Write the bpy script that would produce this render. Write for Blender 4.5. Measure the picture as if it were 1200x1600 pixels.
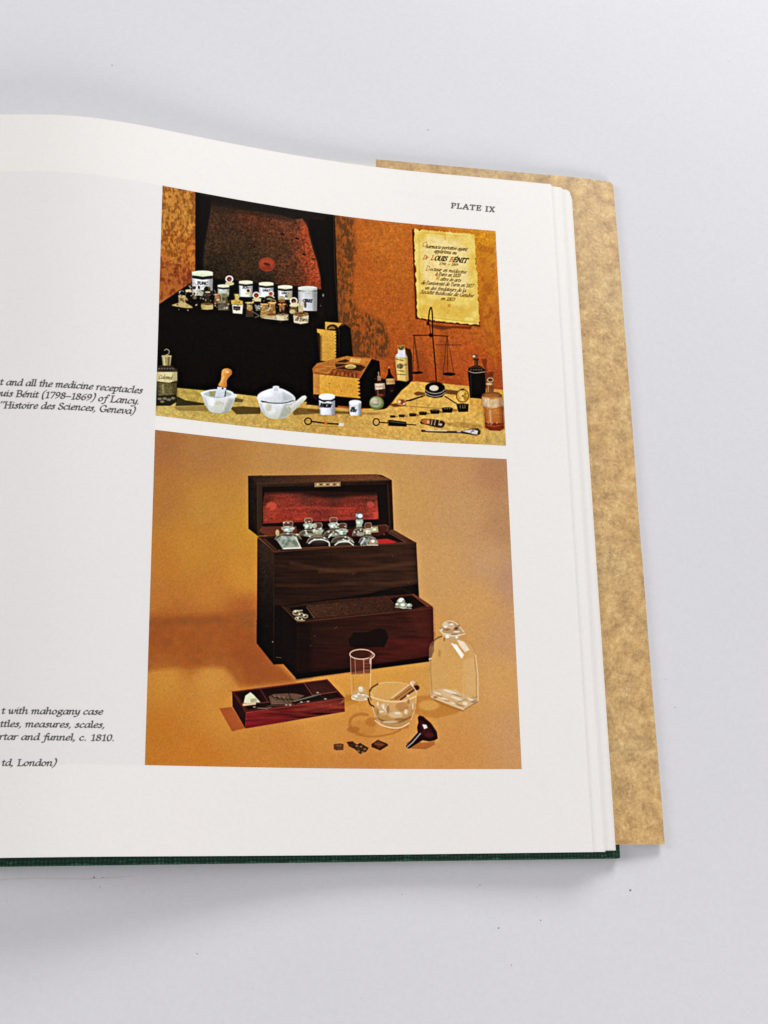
import bpy, bmesh, math, random
import numpy as np

# measures below are centimetres on the open book: x to the right, y up the page, z off the board
U = 0.01
scene = bpy.context.scene
for o in list(bpy.data.objects): bpy.data.objects.remove(o)

# ---------------- camera ----------------
CAM = dict(rot=(-0.2886, -0.2336, 0.0136), loc=(-17.3188, -1.5815, 43.3912), f=2080.87, cx=600.0, cy=800.0)
def _R(w):
    w = np.array(w, float); th = np.linalg.norm(w); k = w/th
    K = np.array([[0, -k[2], k[1]], [k[2], 0, -k[0]], [-k[1], k[0], 0]])
    return np.eye(3)+math.sin(th)*K+(1-math.cos(th))*K@K
RC = _R(CAM['rot'])@np.diag([1, -1, -1.])    # world -> camera (x right, y down, z forward)
CL = np.array(CAM['loc'])
from mathutils import Matrix
B = RC.T@np.diag([1, -1, -1.])
cd = bpy.data.cameras.new('camera'); cam = bpy.data.objects.new('camera', cd); scene.collection.objects.link(cam)
M = Matrix([list(B[i])+[CL[i]*U] for i in range(3)]+[[0, 0, 0, 1]]); cam.matrix_world = M
cd.sensor_fit = 'VERTICAL'; cd.sensor_height = 24.0; cd.lens = 24.0*CAM['f']/1600
cd.clip_start = 0.01; cd.clip_end = 20
scene.camera = cam

# ---------------- world and lamps: a soft, even studio light ----------------
w = bpy.data.worlds.new('World'); scene.world = w; w.use_nodes = True
bg_ = w.node_tree.nodes['Background']; bg_.inputs[0].default_value = (0.93, 0.95, 1.0, 1); bg_.inputs[1].default_value = 0.22
def area(name, loc, target, size, power, col):
    l = bpy.data.lights.new(name, 'AREA'); l.shape = 'RECTANGLE'; l.size = size[0]*U; l.size_y = size[1]*U; l.energy = power; l.color = col
    o = bpy.data.objects.new(name, l); scene.collection.objects.link(o); o.location = [v*U for v in loc]
    from mathutils import Vector
    o.rotation_euler = (Vector(target)-Vector(loc)).to_track_quat('-Z', 'Y').to_euler()
    return o
area('softbox_behind', (34, 92, 54), (-4, 12, 0), (52, 36), 9.5, (0.99, 0.985, 0.98))
area('softbox_front', (26, -68, 50), (-4, 12, 0), (52, 36), 5.3, (1.0, 0.965, 0.965))
area('softbox_left', (-78, 22, 46), (-6, 12, 0), (24, 36), 2.4, (1.0, 0.985, 0.97))
scene.view_settings.view_transform = 'Standard'; scene.view_settings.look = 'None'
scene.view_settings.exposure = 0.0; scene.view_settings.gamma = 1.0
scene.cycles.use_denoising = True
# ---------------------------------------------------------------------------
# PRINT: the flat printing on the page (two colour plates, captions), drawn
# here shape by shape with numpy as ink colours and laid on the page sheets.
# ---------------------------------------------------------------------------
SC = 2.0
CX0, CY0, CW, CH = -40.0, 270.0, 880.0, 940.0
NW, NH = int(CW*SC), int(CH*SC)
rng = np.random.default_rng(7)
CAN = np.ones((NH, NW, 3), np.float32)*255
INK = np.zeros((NH, NW), np.float32)          # black lettering on the page itself
FR = [0.0, 0.0, 1.0]

def frame(ox, oy, s):
    FR[:] = [ox, oy, s]

def blur(a, r):
    r = max(1, int(r))
    for ax in (0, 1):
        for _ in range(2):
            p = [(0, 0)]*a.ndim; p[ax] = (r+1, r)
            c = np.cumsum(np.pad(a, p, mode='edge'), axis=ax, dtype=np.float64)
            n = a.shape[ax]
            sl1 = [slice(None)]*a.ndim; sl0 = [slice(None)]*a.ndim
            sl1[ax] = slice(2*r+1, 2*r+1+n); sl0[ax] = slice(0, n)
            a = ((c[tuple(sl1)]-c[tuple(sl0)])/(2*r+1)).astype(np.float32)
    return a

def noise(r, seed=0, shape=None, aniso=None):
    g = np.random.default_rng(seed).standard_normal(shape or (NH, NW)).astype(np.float32)
    if aniso:
        for ax, rr in ((0, aniso[1]), (1, aniso[0])):
            k = 2*rr+1
            p = [(0, 0), (0, 0)]; p[ax] = (rr+1, rr)
            for _ in range(2):
                c = np.cumsum(np.pad(g, p, mode='edge'), axis=ax, dtype=np.float64); n = g.shape[ax]
                g = ((c[k:k+n]-c[:n]) if ax == 0 else (c[:, k:k+n]-c[:, :n]))/k
                g = g.astype(np.float32)
    else:
        g = blur(g, r)
    return g/(g.std()+1e-9)

N1 = noise(1, 1); N3 = noise(3, 3); N8 = noise(8, 8); N20 = noise(22, 20)
NS = noise(0, 5, aniso=(1, 5)); NHZ = noise(0, 6, aniso=(26, 2)); NW2 = noise(0, 9, aniso=(10, 1))
NR = noise(2, 12)

def catmull(p, closed=False, n=8):
    p = np.asarray(p, float)
    if len(p) < 3: return p
    q = np.vstack([p[-1], p, p[:2]]) if closed else np.vstack([2*p[0]-p[1], p, 2*p[-1]-p[-2]])
    out = []
    for i in range(len(q)-3):
        a, b, c, d = q[i:i+4]
        for t in np.linspace(0, 1, n, endpoint=False):
            out.append(.5*((2*b)+(c-a)*t+(2*a-5*b+4*c-d)*t*t+(3*b-a-3*c+d)*t**3))
    if not closed: out.append(q[-2])
    return np.array(out)

def topx(p):
    p = np.asarray(p, float).reshape(-1, 2)
    return np.stack([(FR[0]+p[:, 0]/FR[2]-CX0)*SC, (FR[1]+p[:, 1]/FR[2]-CY0)*SC], 1)

def win(q, m):
    x0 = max(0, int(q[:, 0].min()-m)); x1 = min(NW, int(q[:, 0].max()+m)+2)
    y0 = max(0, int(q[:, 1].min()-m)); y1 = min(NH, int(q[:, 1].max()+m)+2)
    if x1 <= x0 or y1 <= y0: return None
    Y, X = np.mgrid[y0:y1, x0:x1]
    return slice(y0, y1), slice(x0, x1), X+.5, Y+.5

def segd(X, Y, a, b):
    dx, dy = b[0]-a[0], b[1]-a[1]; L = dx*dx+dy*dy+1e-12
    t = np.clip(((X-a[0])*dx+(Y-a[1])*dy)/L, 0, 1)
    return np.hypot(X-a[0]-t*dx, Y-a[1]-t*dy)

def polycov(q, soft):
    w = win(q, soft+1)
    if w is None: return None
    sy, sx, X, Y = w
    ins = np.zeros(X.shape, bool); d = np.full(X.shape, 1e9)
    for i in range(len(q)):
        a, b = q[i-1], q[i]
        if a[1] != b[1]:
            ins ^= ((a[1] > Y) != (b[1] > Y)) & (X < (b[0]-a[0])*(Y-a[1])/(b[1]-a[1])+a[0])
        d = np.minimum(d, segd(X, Y, a, b))
    return sy, sx, np.clip(.5+np.where(ins, d, -d)/soft, 0, 1)

CLIP = [None]
def put(sy, sx, cov, col, a):
    if CLIP[0] is not None: cov = cov*CLIP[0][sy, sx]
    cov = (cov*a)[..., None].astype(np.float32)
    if callable(col): c = col(sy, sx)
    elif isinstance(col, np.ndarray) and col.ndim == 3: c = col[sy, sx]
    else: c = np.array(col, np.float32)
    CAN[sy, sx] = CAN[sy, sx]*(1-cov)+c*cov

def G(c1, c2, a, b, nz=None, amp=0.0):
    """colour running from c1 at point a to c2 at point b, with optional grain"""
    (ax, ay), (bx, by) = topx([a, b]); c1 = np.array(c1, np.float32); c2 = np.array(c2, np.float32)
    def f(sy, sx):
        Y, X = np.mgrid[sy, sx]
        t = np.clip(((X-ax)*(bx-ax)+(Y-ay)*(by-ay))/((bx-ax)**2+(by-ay)**2+1e-9), 0, 1)[..., None]
        c = c1*(1-t)+c2*t
        if nz is not None: c = c*(1+amp*nz[sy, sx][..., None])
        return c
    return f

def NC(c1, c2, nz, k=1.0, off=0.0):
    """two inks mixed by a noise field"""
    c1 = np.array(c1, np.float32); c2 = np.array(c2, np.float32)
    def f(sy, sx):
        t = np.clip(.5+k*nz[sy, sx]+off, 0, 1)[..., None]
        return c1*(1-t)+c2*t
    return f

def P(pts, col, a=1.0, soft=.8, sm=False):
    p = catmull(pts, True) if sm else pts
    r = polycov(topx(p), soft*SC)
    if r: put(*r, col, a)

def E(cx, cy, rx, ry, col, a=1.0, soft=.8, rot=0.0, t0=0, t1=360):
    th = np.radians(np.linspace(t0, t1, 28, endpoint=(t1-t0 < 360))); r = math.radians(rot)
    x, y = rx*np.cos(th), ry*np.sin(th)
    P(np.stack([cx+x*math.cos(r)-y*math.sin(r), cy+x*math.sin(r)+y*math.cos(r)], 1), col, a, soft)

def L(pts, w, col, a=1.0, soft=.8, sm=False):
    q = topx(catmull(pts) if sm else pts); h = w/FR[2]*SC/2; s = soft*SC
    wn = win(q, h+s+1)
    if wn is None: return
    sy, sx, X, Y = wn; d = np.full(X.shape, 1e9)
    for i in range(len(q)-1): d = np.minimum(d, segd(X, Y, q[i], q[i+1]))
    put(sy, sx, np.clip(.5+(h-d)/s, 0, 1)*min(1, 2*h/s*1.2), col, a)

def RG(cx, cy, rx, ry, w, col, a=1.0, soft=.8, rot=0.0, t0=0, t1=360):
    th = np.radians(np.linspace(t0, t1, 26)); r = math.radians(rot)
    x, y = rx*np.cos(th), ry*np.sin(th)
    L(np.stack([cx+x*math.cos(r)-y*math.sin(r), cy+x*math.sin(r)+y*math.cos(r)], 1), w, col, a, soft)

def field(ctrl, sig):
    """smooth colour field through control colours given in photo measure"""
    st = 8
    Y, X = np.mgrid[0:NH:st, 0:NW:st]; X = X/SC+CX0; Y = Y/SC+CY0
    num = np.zeros(X.shape+(3,)); den = np.zeros(X.shape)
    for x, y, c in ctrl:
        w = 1/(((X-x)**2+(Y-y)**2)/sig**2+.15)**1.6
        num += w[..., None]*np.array(c, float); den += w
    f = (num/den[..., None]).astype(np.float32)
    iy = np.clip(np.arange(NH)/st, 0, f.shape[0]-1.001); ix = np.clip(np.arange(NW)/st, 0, f.shape[1]-1.001)
    y0 = iy.astype(int); x0 = ix.astype(int); ty = (iy-y0)[:, None, None].astype(np.float32); tx = (ix-x0)[None, :, None].astype(np.float32)
    r0 = f[y0]*(1-ty)+f[y0+1]*ty
    return r0[:, x0]*(1-tx)+r0[:, x0+1]*tx

# ---- lettering: pen strokes, x-height 5, capitals 7.6 ----------------------
GL = {
 'a': (4.9, 'c 4,4.6 2.6,5 1.1,3.6 .6,1.6 1.3,.1 2.5,.6 3.8,3 4.1,4.8;l 4.2,5 3.9,1.2;c 3.9,1.2 4.1,.1 4.9,.7'),
 'b': (4.6, 'l .3,8 1.1,8.2;l 1.1,8.2 .9,1;c .9,1 1.6,0 2.8,.2 4,2.2 3.8,4.4 2.6,5 1,3'),
 'c': (4.0, 'c 3.6,4.1 2.7,5 1.1,3.6 .6,1.6 1.6,.1 3.5,.9'),
 'd': (4.9, 'c 4,4.6 2.6,5 1.1,3.6 .6,1.6 1.3,.1 2.5,.6 3.8,3 4.1,4.8;l 3.4,8 4.2,8.2;l 4.2,8.2 3.9,1.2;c 3.9,1.2 4.1,.1 4.9,.7'),
 'e': (4.0, 'c .8,2.3 3.2,2.9 3.5,4.3 2.5,5 1.1,3.6 .6,1.6 1.6,.1 3.5,.9'),
 'f': (3.3, 'c 4.4,7.4 3.6,8.3 2.6,7 2.1,3 1.7,-1.2 .8,-2.8 -.3,-2.3;l .7,4.9 3.6,4.9'),
 'g': (4.6, 'c 4,4.4 2.6,5 1.2,4 1.2,2.4 2.4,1.9 3.7,3 3.4,4.6 4.6,4.9;c 1.7,2.1 1,1.2 3,.5 4,-.6 3,-2.4 1,-2.7 .1,-1.4 1.7,.5'),
 'h': (5.0, 'l .3,8 1.1,8.2;l 1.1,8.2 .9,0;c 1,2.8 2.6,5 3.7,4.5 3.5,2 3.5,.5 4.1,.1 4.9,.8'),
 'i': (2.4, 'c .2,4.1 .9,5 1.2,4.5 1,1.4 1.2,.1 2.3,.8;l 1.3,7 1.35,7.15'),
 'l': (2.3, 'l .3,8 1.1,8.2;l 1.1,8.2 1,1.3;c 1,1.3 1.2,.1 2.2,.8'),
 'm': (7.0, 'c .1,4.1 .8,5 1.1,4.3;l 1.1,4.6 .9,0;c 1,2.8 2.4,5 3.3,4.5 3.2,3;l 3.25,3.6 3.1,0;c 3.2,2.8 4.6,5 5.6,4.5 5.4,2 5.4,.5 6,.1 6.9,.9'),
 'n': (4.9, 'c .1,4.1 .8,5 1.1,4.3;l 1.1,4.6 .9,0;c 1,2.8 2.5,5 3.6,4.5 3.4,2 3.4,.5 4,.1 4.8,.8'),
 'o': (4.5, 'c 2.5,5 1,3.8 .6,1.6 1.8,0 3.5,1.3 3.8,3.6 2.5,5'),
 'p': (4.6, 'c .1,4.1 .8,5 1.1,4.3;l 1.1,4.8 .8,-2.8;l -.1,-2.8 1.8,-2.8;c 1,2.8 2.5,5 3.9,4.1 3.8,1.8 2.4,0 1,.7'),
 'r': (3.5, 'c .1,4.1 .8,5 1.1,4.3;l 1.1,4.6 .9,0;c 1,2.6 2.1,4.9 3.4,4.7'),
 's': (3.5, 'c 3.1,4.1 2.1,5 1.1,4 2.5,2.2 2.5,.7 1.3,0 .2,.9'),
 't': (2.8, 'l 1.3,6.5 1.05,1.4;c 1.05,1.4 1.3,0 2.6,.8;l .1,4.9 2.6,4.9'),
 'u': (4.8, 'c .1,4.1 .9,5 1.1,4 .9,1.2 1.7,.1 2.8,1.4 3.6,3.4;l 3.8,5 3.6,1.2;c 3.6,1.2 3.8,.1 4.7,.8'),
 'v': (4.2, 'c .1,4.3 .9,5 1.3,3.6 1.4,.1 3.3,1.8 3.9,3.8 3.4,5'),
 'w': (6.2, 'c .1,4.3 .9,5 1.1,3 1.4,.1 2.8,1.6 3.3,4.9;c 3.3,3 3.4,.1 5,1.4 5.9,3.6 5.4,5'),
 'x': (4.2, 'l .6,4.8 3.6,.2;l 3.8,4.8 .3,.2'),
 'y': (4.4, 'c .1,4.1 1,5 1.2,2.4 1.8,.2 3.2,1.6 3.9,5;c 3.9,4.8 3.6,.6 2.4,-2.2 .8,-2.8 .1,-2.2'),
 'A': (6.4, 'l 3.2,7.8 .4,0;l 3.3,7.8 5.8,0;l 1.5,2.6 4.8,2.6;l -.3,0 1.4,0;l 4.7,0 6.6,0'),
 'B': (5.4, 'l 1.2,7.6 1.2,0;c .4,7.6 2.6,7.6 4.3,6.9 4,4.6 2.6,4 1.2,4;c 2.6,4 4.6,3.4 4.6,1 2.8,0 .4,0'),
 'C': (5.6, 'c 5,6 4.4,7.4 3.2,7.7 1,6 .6,3 2,.3 4,.1 5.1,1.6'),
 'D': (6.2, 'l 1.2,7.6 1.2,0;c .4,7.6 3,7.6 5.4,6 5.6,2.6 3.8,.3 .4,0'),
 'E': (5.2, 'l 1.3,7.6 1.3,0;l .4,7.6 4.6,7.6 4.7,6.2;l .4,0 4.7,0 5,1.5;l 1.3,4 3.6,4;l 3.6,4.8 3.6,3.2'),
 'G': (6.3, 'c 5.4,6 4.6,7.5 3.4,7.7 1.1,6 .7,3 2.2,.3 4.2,0 5.3,.9;l 5.3,.8 5.3,3;l 4.3,3.1 6.2,3.1'),
 'H': (6.8, 'l 1.4,7.6 1.4,0;l 5.4,7.6 5.4,0;l 1.4,4 5.4,4;l .4,7.6 2.4,7.6;l 4.4,7.6 6.4,7.6;l .4,0 2.4,0;l 4.4,0 6.4,0'),
 'I': (3.0, 'l 1.5,7.6 1.5,0;l .4,7.6 2.6,7.6;l .4,0 2.6,0'),
 'K': (6.0, 'l 1.4,7.6 1.4,0;l 5.2,7.6 1.4,3.4;l 2.6,4.6 5.6,0;l .4,0 2.4,0'),
 'L': (5.2, 'l 1.4,7.6 1.4,0;l .4,7.6 2.5,7.6;l .4,0 4.6,0 4.9,1.7'),
 'M': (7.8, 'l 1.2,0 1.2,7.6 4,1 6.6,7.6 6.6,0'),
 'N': (6.6, 'l 1.2,0 1.2,7.6 5.4,0 5.4,7.6'),
 'O': (6.4, 'c 3.2,7.7 1,6 .7,3.4 2.2,.1 4.2,.2 5.6,2.6 5.4,6.2 3.2,7.7'),
 'P': (5.0, 'l 1.4,7.6 1.4,0;c .4,7.6 3,7.7 4.6,6.8 4.4,4.4 3,3.5 1.4,3.6;l .4,0 2.5,0'),
 'R': (5.6, 'l 1.2,7.6 1.2,0;c .4,7.6 2.8,7.7 4.4,6.8 4.2,4.4 2.8,3.8 1.2,3.8;l 2.8,3.8 5.2,0'),
 'S': (4.6, 'c 4,6.2 3.2,7.7 1.4,6.9 1.2,5 3.6,3.2 4,1.4 2.6,0 .9,.2 .4,1.8'),
 'T': (5.6, 'l 2.8,7.6 2.8,0;l .3,6.2 .4,7.6 5.2,7.6 5.3,6.2;l 1.8,0 3.8,0'),
 'U': (6.2, 'l 1,7.6 1,3;c 1,3 1.6,0 3.6,.1 5,1.4 5,3;l 5,3 5,7.6'),
 'V': (5.8, 'l .6,7.6 2.9,0;l 2.9,0 5.2,7.6'),
 'X': (5.8, 'l .8,7.6 5,0;l 5,7.6 .7,0;l .1,7.6 1.8,7.6;l 4.2,7.6 5.7,7.6;l .1,0 1.6,0;l 4,0 5.8,0'),
 '0': (4.6, 'c 2.4,7.2 .9,6 .7,3 1.6,.1 3,.4 3.9,3.4 3.6,6.6 2.4,7.2'),
 '1': (4.0, 'l .9,6.4 2.4,7.3;l 2.3,7.3 2.2,0;l 1,0 3.3,0'),
 '2': (4.4, 'c .8,5.8 1.4,7.1 3.2,7 3.6,5 2,2.4 .5,.2;l .5,.1 4,.1'),
 '3': (4.2, 'c .9,6.4 2.4,7.2 3.6,6 2,4 3.7,3.2 3.4,.8 1.8,-.2 .5,.8'),
 '6': (4.6, 'c 4,7.2 2,6 .8,3 1.2,.4 2.8,.1 3.9,2 3,4 1.2,3.2'),
 '7': (4.4, 'l .7,6.2 .8,7.2 4.2,7.2 1.8,0'),
 '8': (4.6, 'c 2.4,7.2 1.1,6.4 1.4,4.8 3.4,3.2 3.8,1.2 2.2,0 .7,1.2 1,2.8 3.4,4.6 3.8,6.2 2.4,7.2'),
 '9': (4.6, 'c 3.9,4.4 2.2,3.2 .9,4.6 1.4,6.8 3,7.1 3.9,5.4 3.4,2.4 1,0'),
 '(': (3.0, 'c 3,9 1.4,7 .8,4 1,0 1.8,-2'),
 ')': (3.0, 'c 1.6,9 2.6,7 2.6,4 1.6,0 .2,-2'),
 '-': (4.8, 'l .2,2.8 4.4,2.8'), ',': (2.2, 'c .9,.5 1.1,.2 .8,-.8 .2,-1.5'), '.': (2.2, 'l .7,.3 1.0,.5;l .8,.5 .9,.2'),
 "'": (2.0, 'l 1.4,8 1,6.2'), ' ': (2.7, ''),
 '*': (5, 'l 2.5,7 2.5,1;l .5,5.5 4.5,2.5;l .5,2.5 4.5,5.5'),
}
ACC = {'é': ('e', 'l 2.3,6.1 3.4,7.4'), 'É': ('E', 'l 2.6,8.6 3.8,10'), 'è': ('e', 'l 3,6.1 2,7.4'), 'à': ('a', 'l 2.8,6.1 1.8,7.4'),
       'î': ('i', 'l .6,6 1.3,7.2 2,6')}
def glyph(ch):
    if ch in ACC:
        b, x = ACC[ch]; w, s = GL[b]; return w, s+';'+x
    return GL.get(ch, GL[' '])

def strokes(s):
    for part in s.split(';'):
        if not part: continue
        t = part.split(); p = [tuple(map(float, q.split(','))) for q in t[1:]]
        yield catmull(p, n=4) if t[0] == 'c' and len(p) > 2 else np.array(p)

def text(s, base, h=None, prefix='', slant=.22, nib=(.62, .24, 32), col=None, a=1.0, track=0.0, roman=()):
    """write s so that it fills the baseline `base` (points in frame measure); h = size of one unit in frame px"""
    b = catmull(base) if len(base) > 2 else np.array(base, float)
    q = topx(b); seg = np.hypot(*np.diff(q, axis=0).T); cum = np.concatenate([[0], np.cumsum(seg)])
    adv = sum(glyph(c)[0]+track for c in s)-track
    k = cum[-1]/adv; hh = k if h is None else h/FR[2]*SC
    def at(u):
        d = u*k
        i = int(np.clip(np.searchsorted(cum, d)-1, 0, len(seg)-1)); e = (q[i+1]-q[i])/seg[i]
        return q[i]+e*(d-cum[i]), e
    u = -sum(glyph(c)[0]+track for c in prefix)
    for n, ch in enumerate(prefix+s):
        w, st = glyph(ch)
        sl = 0 if (n-len(prefix)) in roman else slant
        if st:
            o, e = at(u+w/2); nrm = np.array([e[1], -e[0]])
            for pl in strokes(st):
                x = (pl[:, 0]-w/2)*k+pl[:, 1]*sl*hh; y = pl[:, 1]*hh
                pt = o+x[:, None]*e+y[:, None]*nrm
                r = math.radians(nib[2]); c_, s_ = math.cos(r), math.sin(r)
                A = nib[0]*hh; B = max(nib[1]*hh, .42)
                wn = win(pt, A+2)
                if wn is None: continue
                sy, sx, X, Y = wn
                X2 = (X*c_-Y*s_)/A; Y2 = (X*s_+Y*c_)/B
                p2 = np.stack([(pt[:, 0]*c_-pt[:, 1]*s_)/A, (pt[:, 0]*s_+pt[:, 1]*c_)/B], 1)
                d = np.full(X.shape, 1e9)
                for i in range(len(p2)-1): d = np.minimum(d, segd(X2, Y2, p2[i], p2[i+1]))
                cov = np.clip(.5+(1-d)*B/1.0, 0, 1)*a
                if col is None: INK[sy, sx] = np.maximum(INK[sy, sx], cov)
                else: put(sy, sx, cov, col, 1)
        u += w+track

def cyl(x0, x1, y0, y1, dk=.3, hl=.35, c=(40, 34, 30), lean=0):
    """roundness of a turned body: falling tone at both sides and a window light"""
    w = x1-x0
    L([(x0+.03*w, y0), (x0+.03*w+lean, y1)], .16*w, c, dk*.8, w*.12/FR[2]+.3); L([(x1-.08*w, y0), (x1-.08*w+lean, y1)], .26*w, c, dk, w*.16/FR[2]+.3)
    if hl: L([(x0+.3*w, y0+(y1-y0)*.12), (x0+.3*w+lean, y1-(y1-y0)*.15)], .09*w, (255, 252, 244), hl, w*.06/FR[2]+.3)

def scrib(x, y, w, h, n, col, a=.8, seed=0):
    """a few illegible pen strokes, as small printing in the plates reads"""
    g = np.random.default_rng(seed)
    for i in range(n):
        xx = x+w*(i+.5)/n
        L([(xx-w/n*.2, y+h*g.uniform(.2, .5)), (xx+w/n*.25, y-h*g.uniform(.1, .5))], h*.34, col, a, .5)

# ======================= UPPER PLATE =======================================
K0 = (17, 12, 10)
wall = field([(530, 350, (186, 86, 24)), (600, 370, (196, 98, 28)), (640, 420, (190, 92, 26)), (560, 420, (184, 84, 24)),
              (620, 480, (184, 84, 24)), (760, 380, (216, 132, 24)), (765, 450, (206, 114, 24)), (765, 520, (190, 92, 26)),
              (700, 530, (188, 82, 26)), (740, 560, (184, 74, 24)), (770, 600, (170, 68, 26)), (650, 590, (172, 68, 24)),
              (700, 590, (176, 70, 24)), (640, 540, (176, 76, 24))], 45)
wall = wall*np.array((.98, 1.06, 1.1), np.float32); wall = wall*(1+.04*N1+.022*N3+.012*N8)[..., None]
frame(0, 0, 1)
CAN[:] = wall

# ikat-like shadow pattern on the wall beside the chest
m = np.clip(.48+.3*NS+.28*N8+.26*N3+.2*N1, 0, 1)
def ikat(sy, sx):
    t = m[sy, sx][..., None]
    return wall[sy, sx]*(1-t)*.97+np.array((98, 58, 26), np.float32)*t
frame(500, 280, 3.75)
P([(80, 200), (200, 235), (212, 420), (190, 640), (215, 760), (300, 790), (380, 850), (410, 960), (400, 1040), (330, 1060), (120, 1050), (80, 1050)], ikat, .95, 7)
P([(80, 200), (120, 215), (140, 520), (150, 800), (215, 900), (250, 1050), (80, 1050)], (92, 54, 26), .35, 9)
P([(700, 880), (745, 890), (760, 1180), (700, 1190)], (120, 48, 20), .3, 5)
P([(560, 1000), (620, 1040), (640, 1180), (560, 1190)], (120, 48, 20), .35, 6)
L([(680, 970), (825, 972)], 7, (120, 44, 18), .7, 1.6)
P([(640, 850), (740, 860), (890, 862), (880, 880), (780, 872), (720, 885), (650, 868)], (92, 40, 18), .75, 2.4)
P([(925, 380), (1020, 400), (1030, 1100), (960, 900)], NC((204, 122, 26), (160, 78, 22), N8, .6), .5, 6)
# left curtain panel
cur = field([(260, 310, (196, 112, 40)), (300, 330, (190, 108, 36)), (270, 390, (196, 104, 32)), (300, 400, (196, 96, 30)), (260, 440, (172, 76, 28)), (290, 440, (164, 68, 28))], 30)
cur = cur*np.array((.9, .93, 1.0), np.float32); cur = cur*(1+.04*N1)[..., None]
pat = np.clip(.5+.6*(NS*.5+N3*.6+.6*N8), 0, 1)[..., None]
cur = cur*(.84+.2*pat)+np.array((14, 22, 6), np.float32)*pat
frame(0, 0, 1)
P([(200, 250), (306, 260), (306, 440), (200, 520)], cur, 1, .3)
frame(230, 280, 4)
for i, (x, y) in enumerate([(145, 120), (140, 270), (215, 190), (150, 400), (220, 330), (120, 480), (235, 450), (150, 560), (230, 560), (120, 640), (200, 620), (260, 110), (265, 280)]):
    g = np.random.default_rng(i+40)
    for j in range(7):
        xx, yy = x+g.normal(0, 26), y+g.normal(0, 26)
        P([(xx-9, yy+16), (xx, yy-18), (xx+7, yy-2), (xx+12, yy+20), (xx+2, yy+6)], (214, 146, 60) if y < 420 else (186, 98, 44), .6, 1.0)
# chest: black surround and open lid
P([(302, 0), (1165, 0), (1172, 220), (1195, 890), (1200, 1200), (-40, 1300), (-40, 850), (75, 780), (300, 640)], K0, 1, .8)
P([(-40, 1350), (-40, 855), (74, 782), (282, 640), (1190, 800), (1190, 1450), (-40, 1350)], K0, 1, .8)
felt = field([(340, 340, (58, 32, 20)), (400, 335, (78, 34, 20)), (460, 350, (92, 44, 27)), (478, 360, (150, 52, 26)), (490, 400, (150, 54, 28)),
              (495, 430, (150, 52, 26)), (440, 390, (70, 38, 22)), (380, 400, (50, 32, 20)), (340, 420, (34, 24, 16)), (410, 440, (38, 26, 18)), (455, 430, (80, 40, 24)), (350, 370, (58, 34, 22))], 22)
felt = felt*np.array((1.0, 1.12, 1.12), np.float32)+np.array((9, 6, 3), np.float32); felt = felt*(1+.12*N1+.06*N3)[..., None]
P([(330, 110), (1110, 232), (1120, 640), (330, 560)], (36, 27, 20), .7, 7)
P([(402, 165), (560, 188), (700, 205), (830, 226), (922, 252), (968, 246), (998, 285), (1014, 350), (1036, 440), (1062, 520), (1082, 600), (1088, 690), (990, 672), (700, 650), (420, 620), (346, 600), (360, 420)], felt, 1, 2.4)
P([(402, 150), (922, 235), (930, 275), (800, 250), (600, 215), (402, 205)], (44, 30, 22), .55, 3.5); L([(925, 262), (950, 300), (990, 480), (1010, 620)], 6, (50, 24, 16), .35, 2.5)
P([(302, 75), (400, 90), (392, 190), (352, 420), (340, 600), (302, 600)], K0, .85, 2.5)
P([(302, 78), (700, 140), (1165, 208), (1165, 235), (700, 170), (420, 125), (330, 100)], (30, 24, 18), .6, 2.5)
L([(330, 84), (640, 130), (1100, 205)], 3, (60, 52, 40), .35, 1)
P([(1010, 250), (1165, 260), (1180, 880), (1090, 880), (1090, 640), (1060, 480), (1020, 330)], K0, .95, 3)
for x, y, r in [(845, 345, 14), (935, 370, 13), (590, 325, 9), (780, 285, 7), (640, 365, 8), (980, 470, 12), (730, 400, 6), (450, 405, 9), (830, 540, 7), (1040, 500, 9)]:
    E(x, y, r, r*.6, (26, 14, 10), .75, 1.0, 20); E(x+3, y+r*.8, r*.8, r*.4, (150, 62, 36), .35, 1.0, 20)
E(748, 532, 53, 45, (140, 54, 30), 1, 1.6); E(746, 528, 42, 33, (166, 70, 40), .7, 3); E(748, 532, 22, 9, (88, 24, 14), .9, 1.5, 15)
E(745, 555, 30, 12, (126, 38, 20), .6, 2)
E(1100, 725, 7, 12, (60, 70, 50), .7, 1); E(1085, 800, 20, 60, (34, 22, 16), .5, 3)
L([(1130, 420), (1150, 800)], 3, (34, 28, 22), .6, 1.2); L([(1032, 900), (1036, 1350)], 4, (40, 30, 22), .7, 1)
L([(1165, 220), (1172, 560), (1195, 880)], 5, (96, 60, 36), .55, 1.2)
# table top
tabl = field([(245, 600, (150, 136, 60)), (260, 640, (188, 170, 90)), (330, 655, (184, 164, 84)), (300, 600, (160, 146, 66)), (420, 665, (186, 162, 82)),
              (500, 650, (184, 152, 72)), (600, 660, (194, 160, 78)), (700, 690, (188, 162, 84)), (780, 690, (184, 160, 86)), (640, 620, (204, 166, 72)),
              (720, 650, (206, 172, 82)), (780, 640, (196, 156, 66)), (760, 610, (190, 142, 52))], 40)
tabl = tabl*np.array((1.09, 1.03, 1.02), np.float32); tabl = tabl*(1+.03*N1+.035*N3)[..., None]
frame(0, 0, 1)
P([(180, 602), (277, 606), (330, 611), (480, 628), (478, 632), (560, 640), (610, 634), (624, 612), (640, 597), (650, 596), (700, 600), (740, 604), (860, 618), (860, 730), (180, 700)], tabl, 1, .9)
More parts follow.
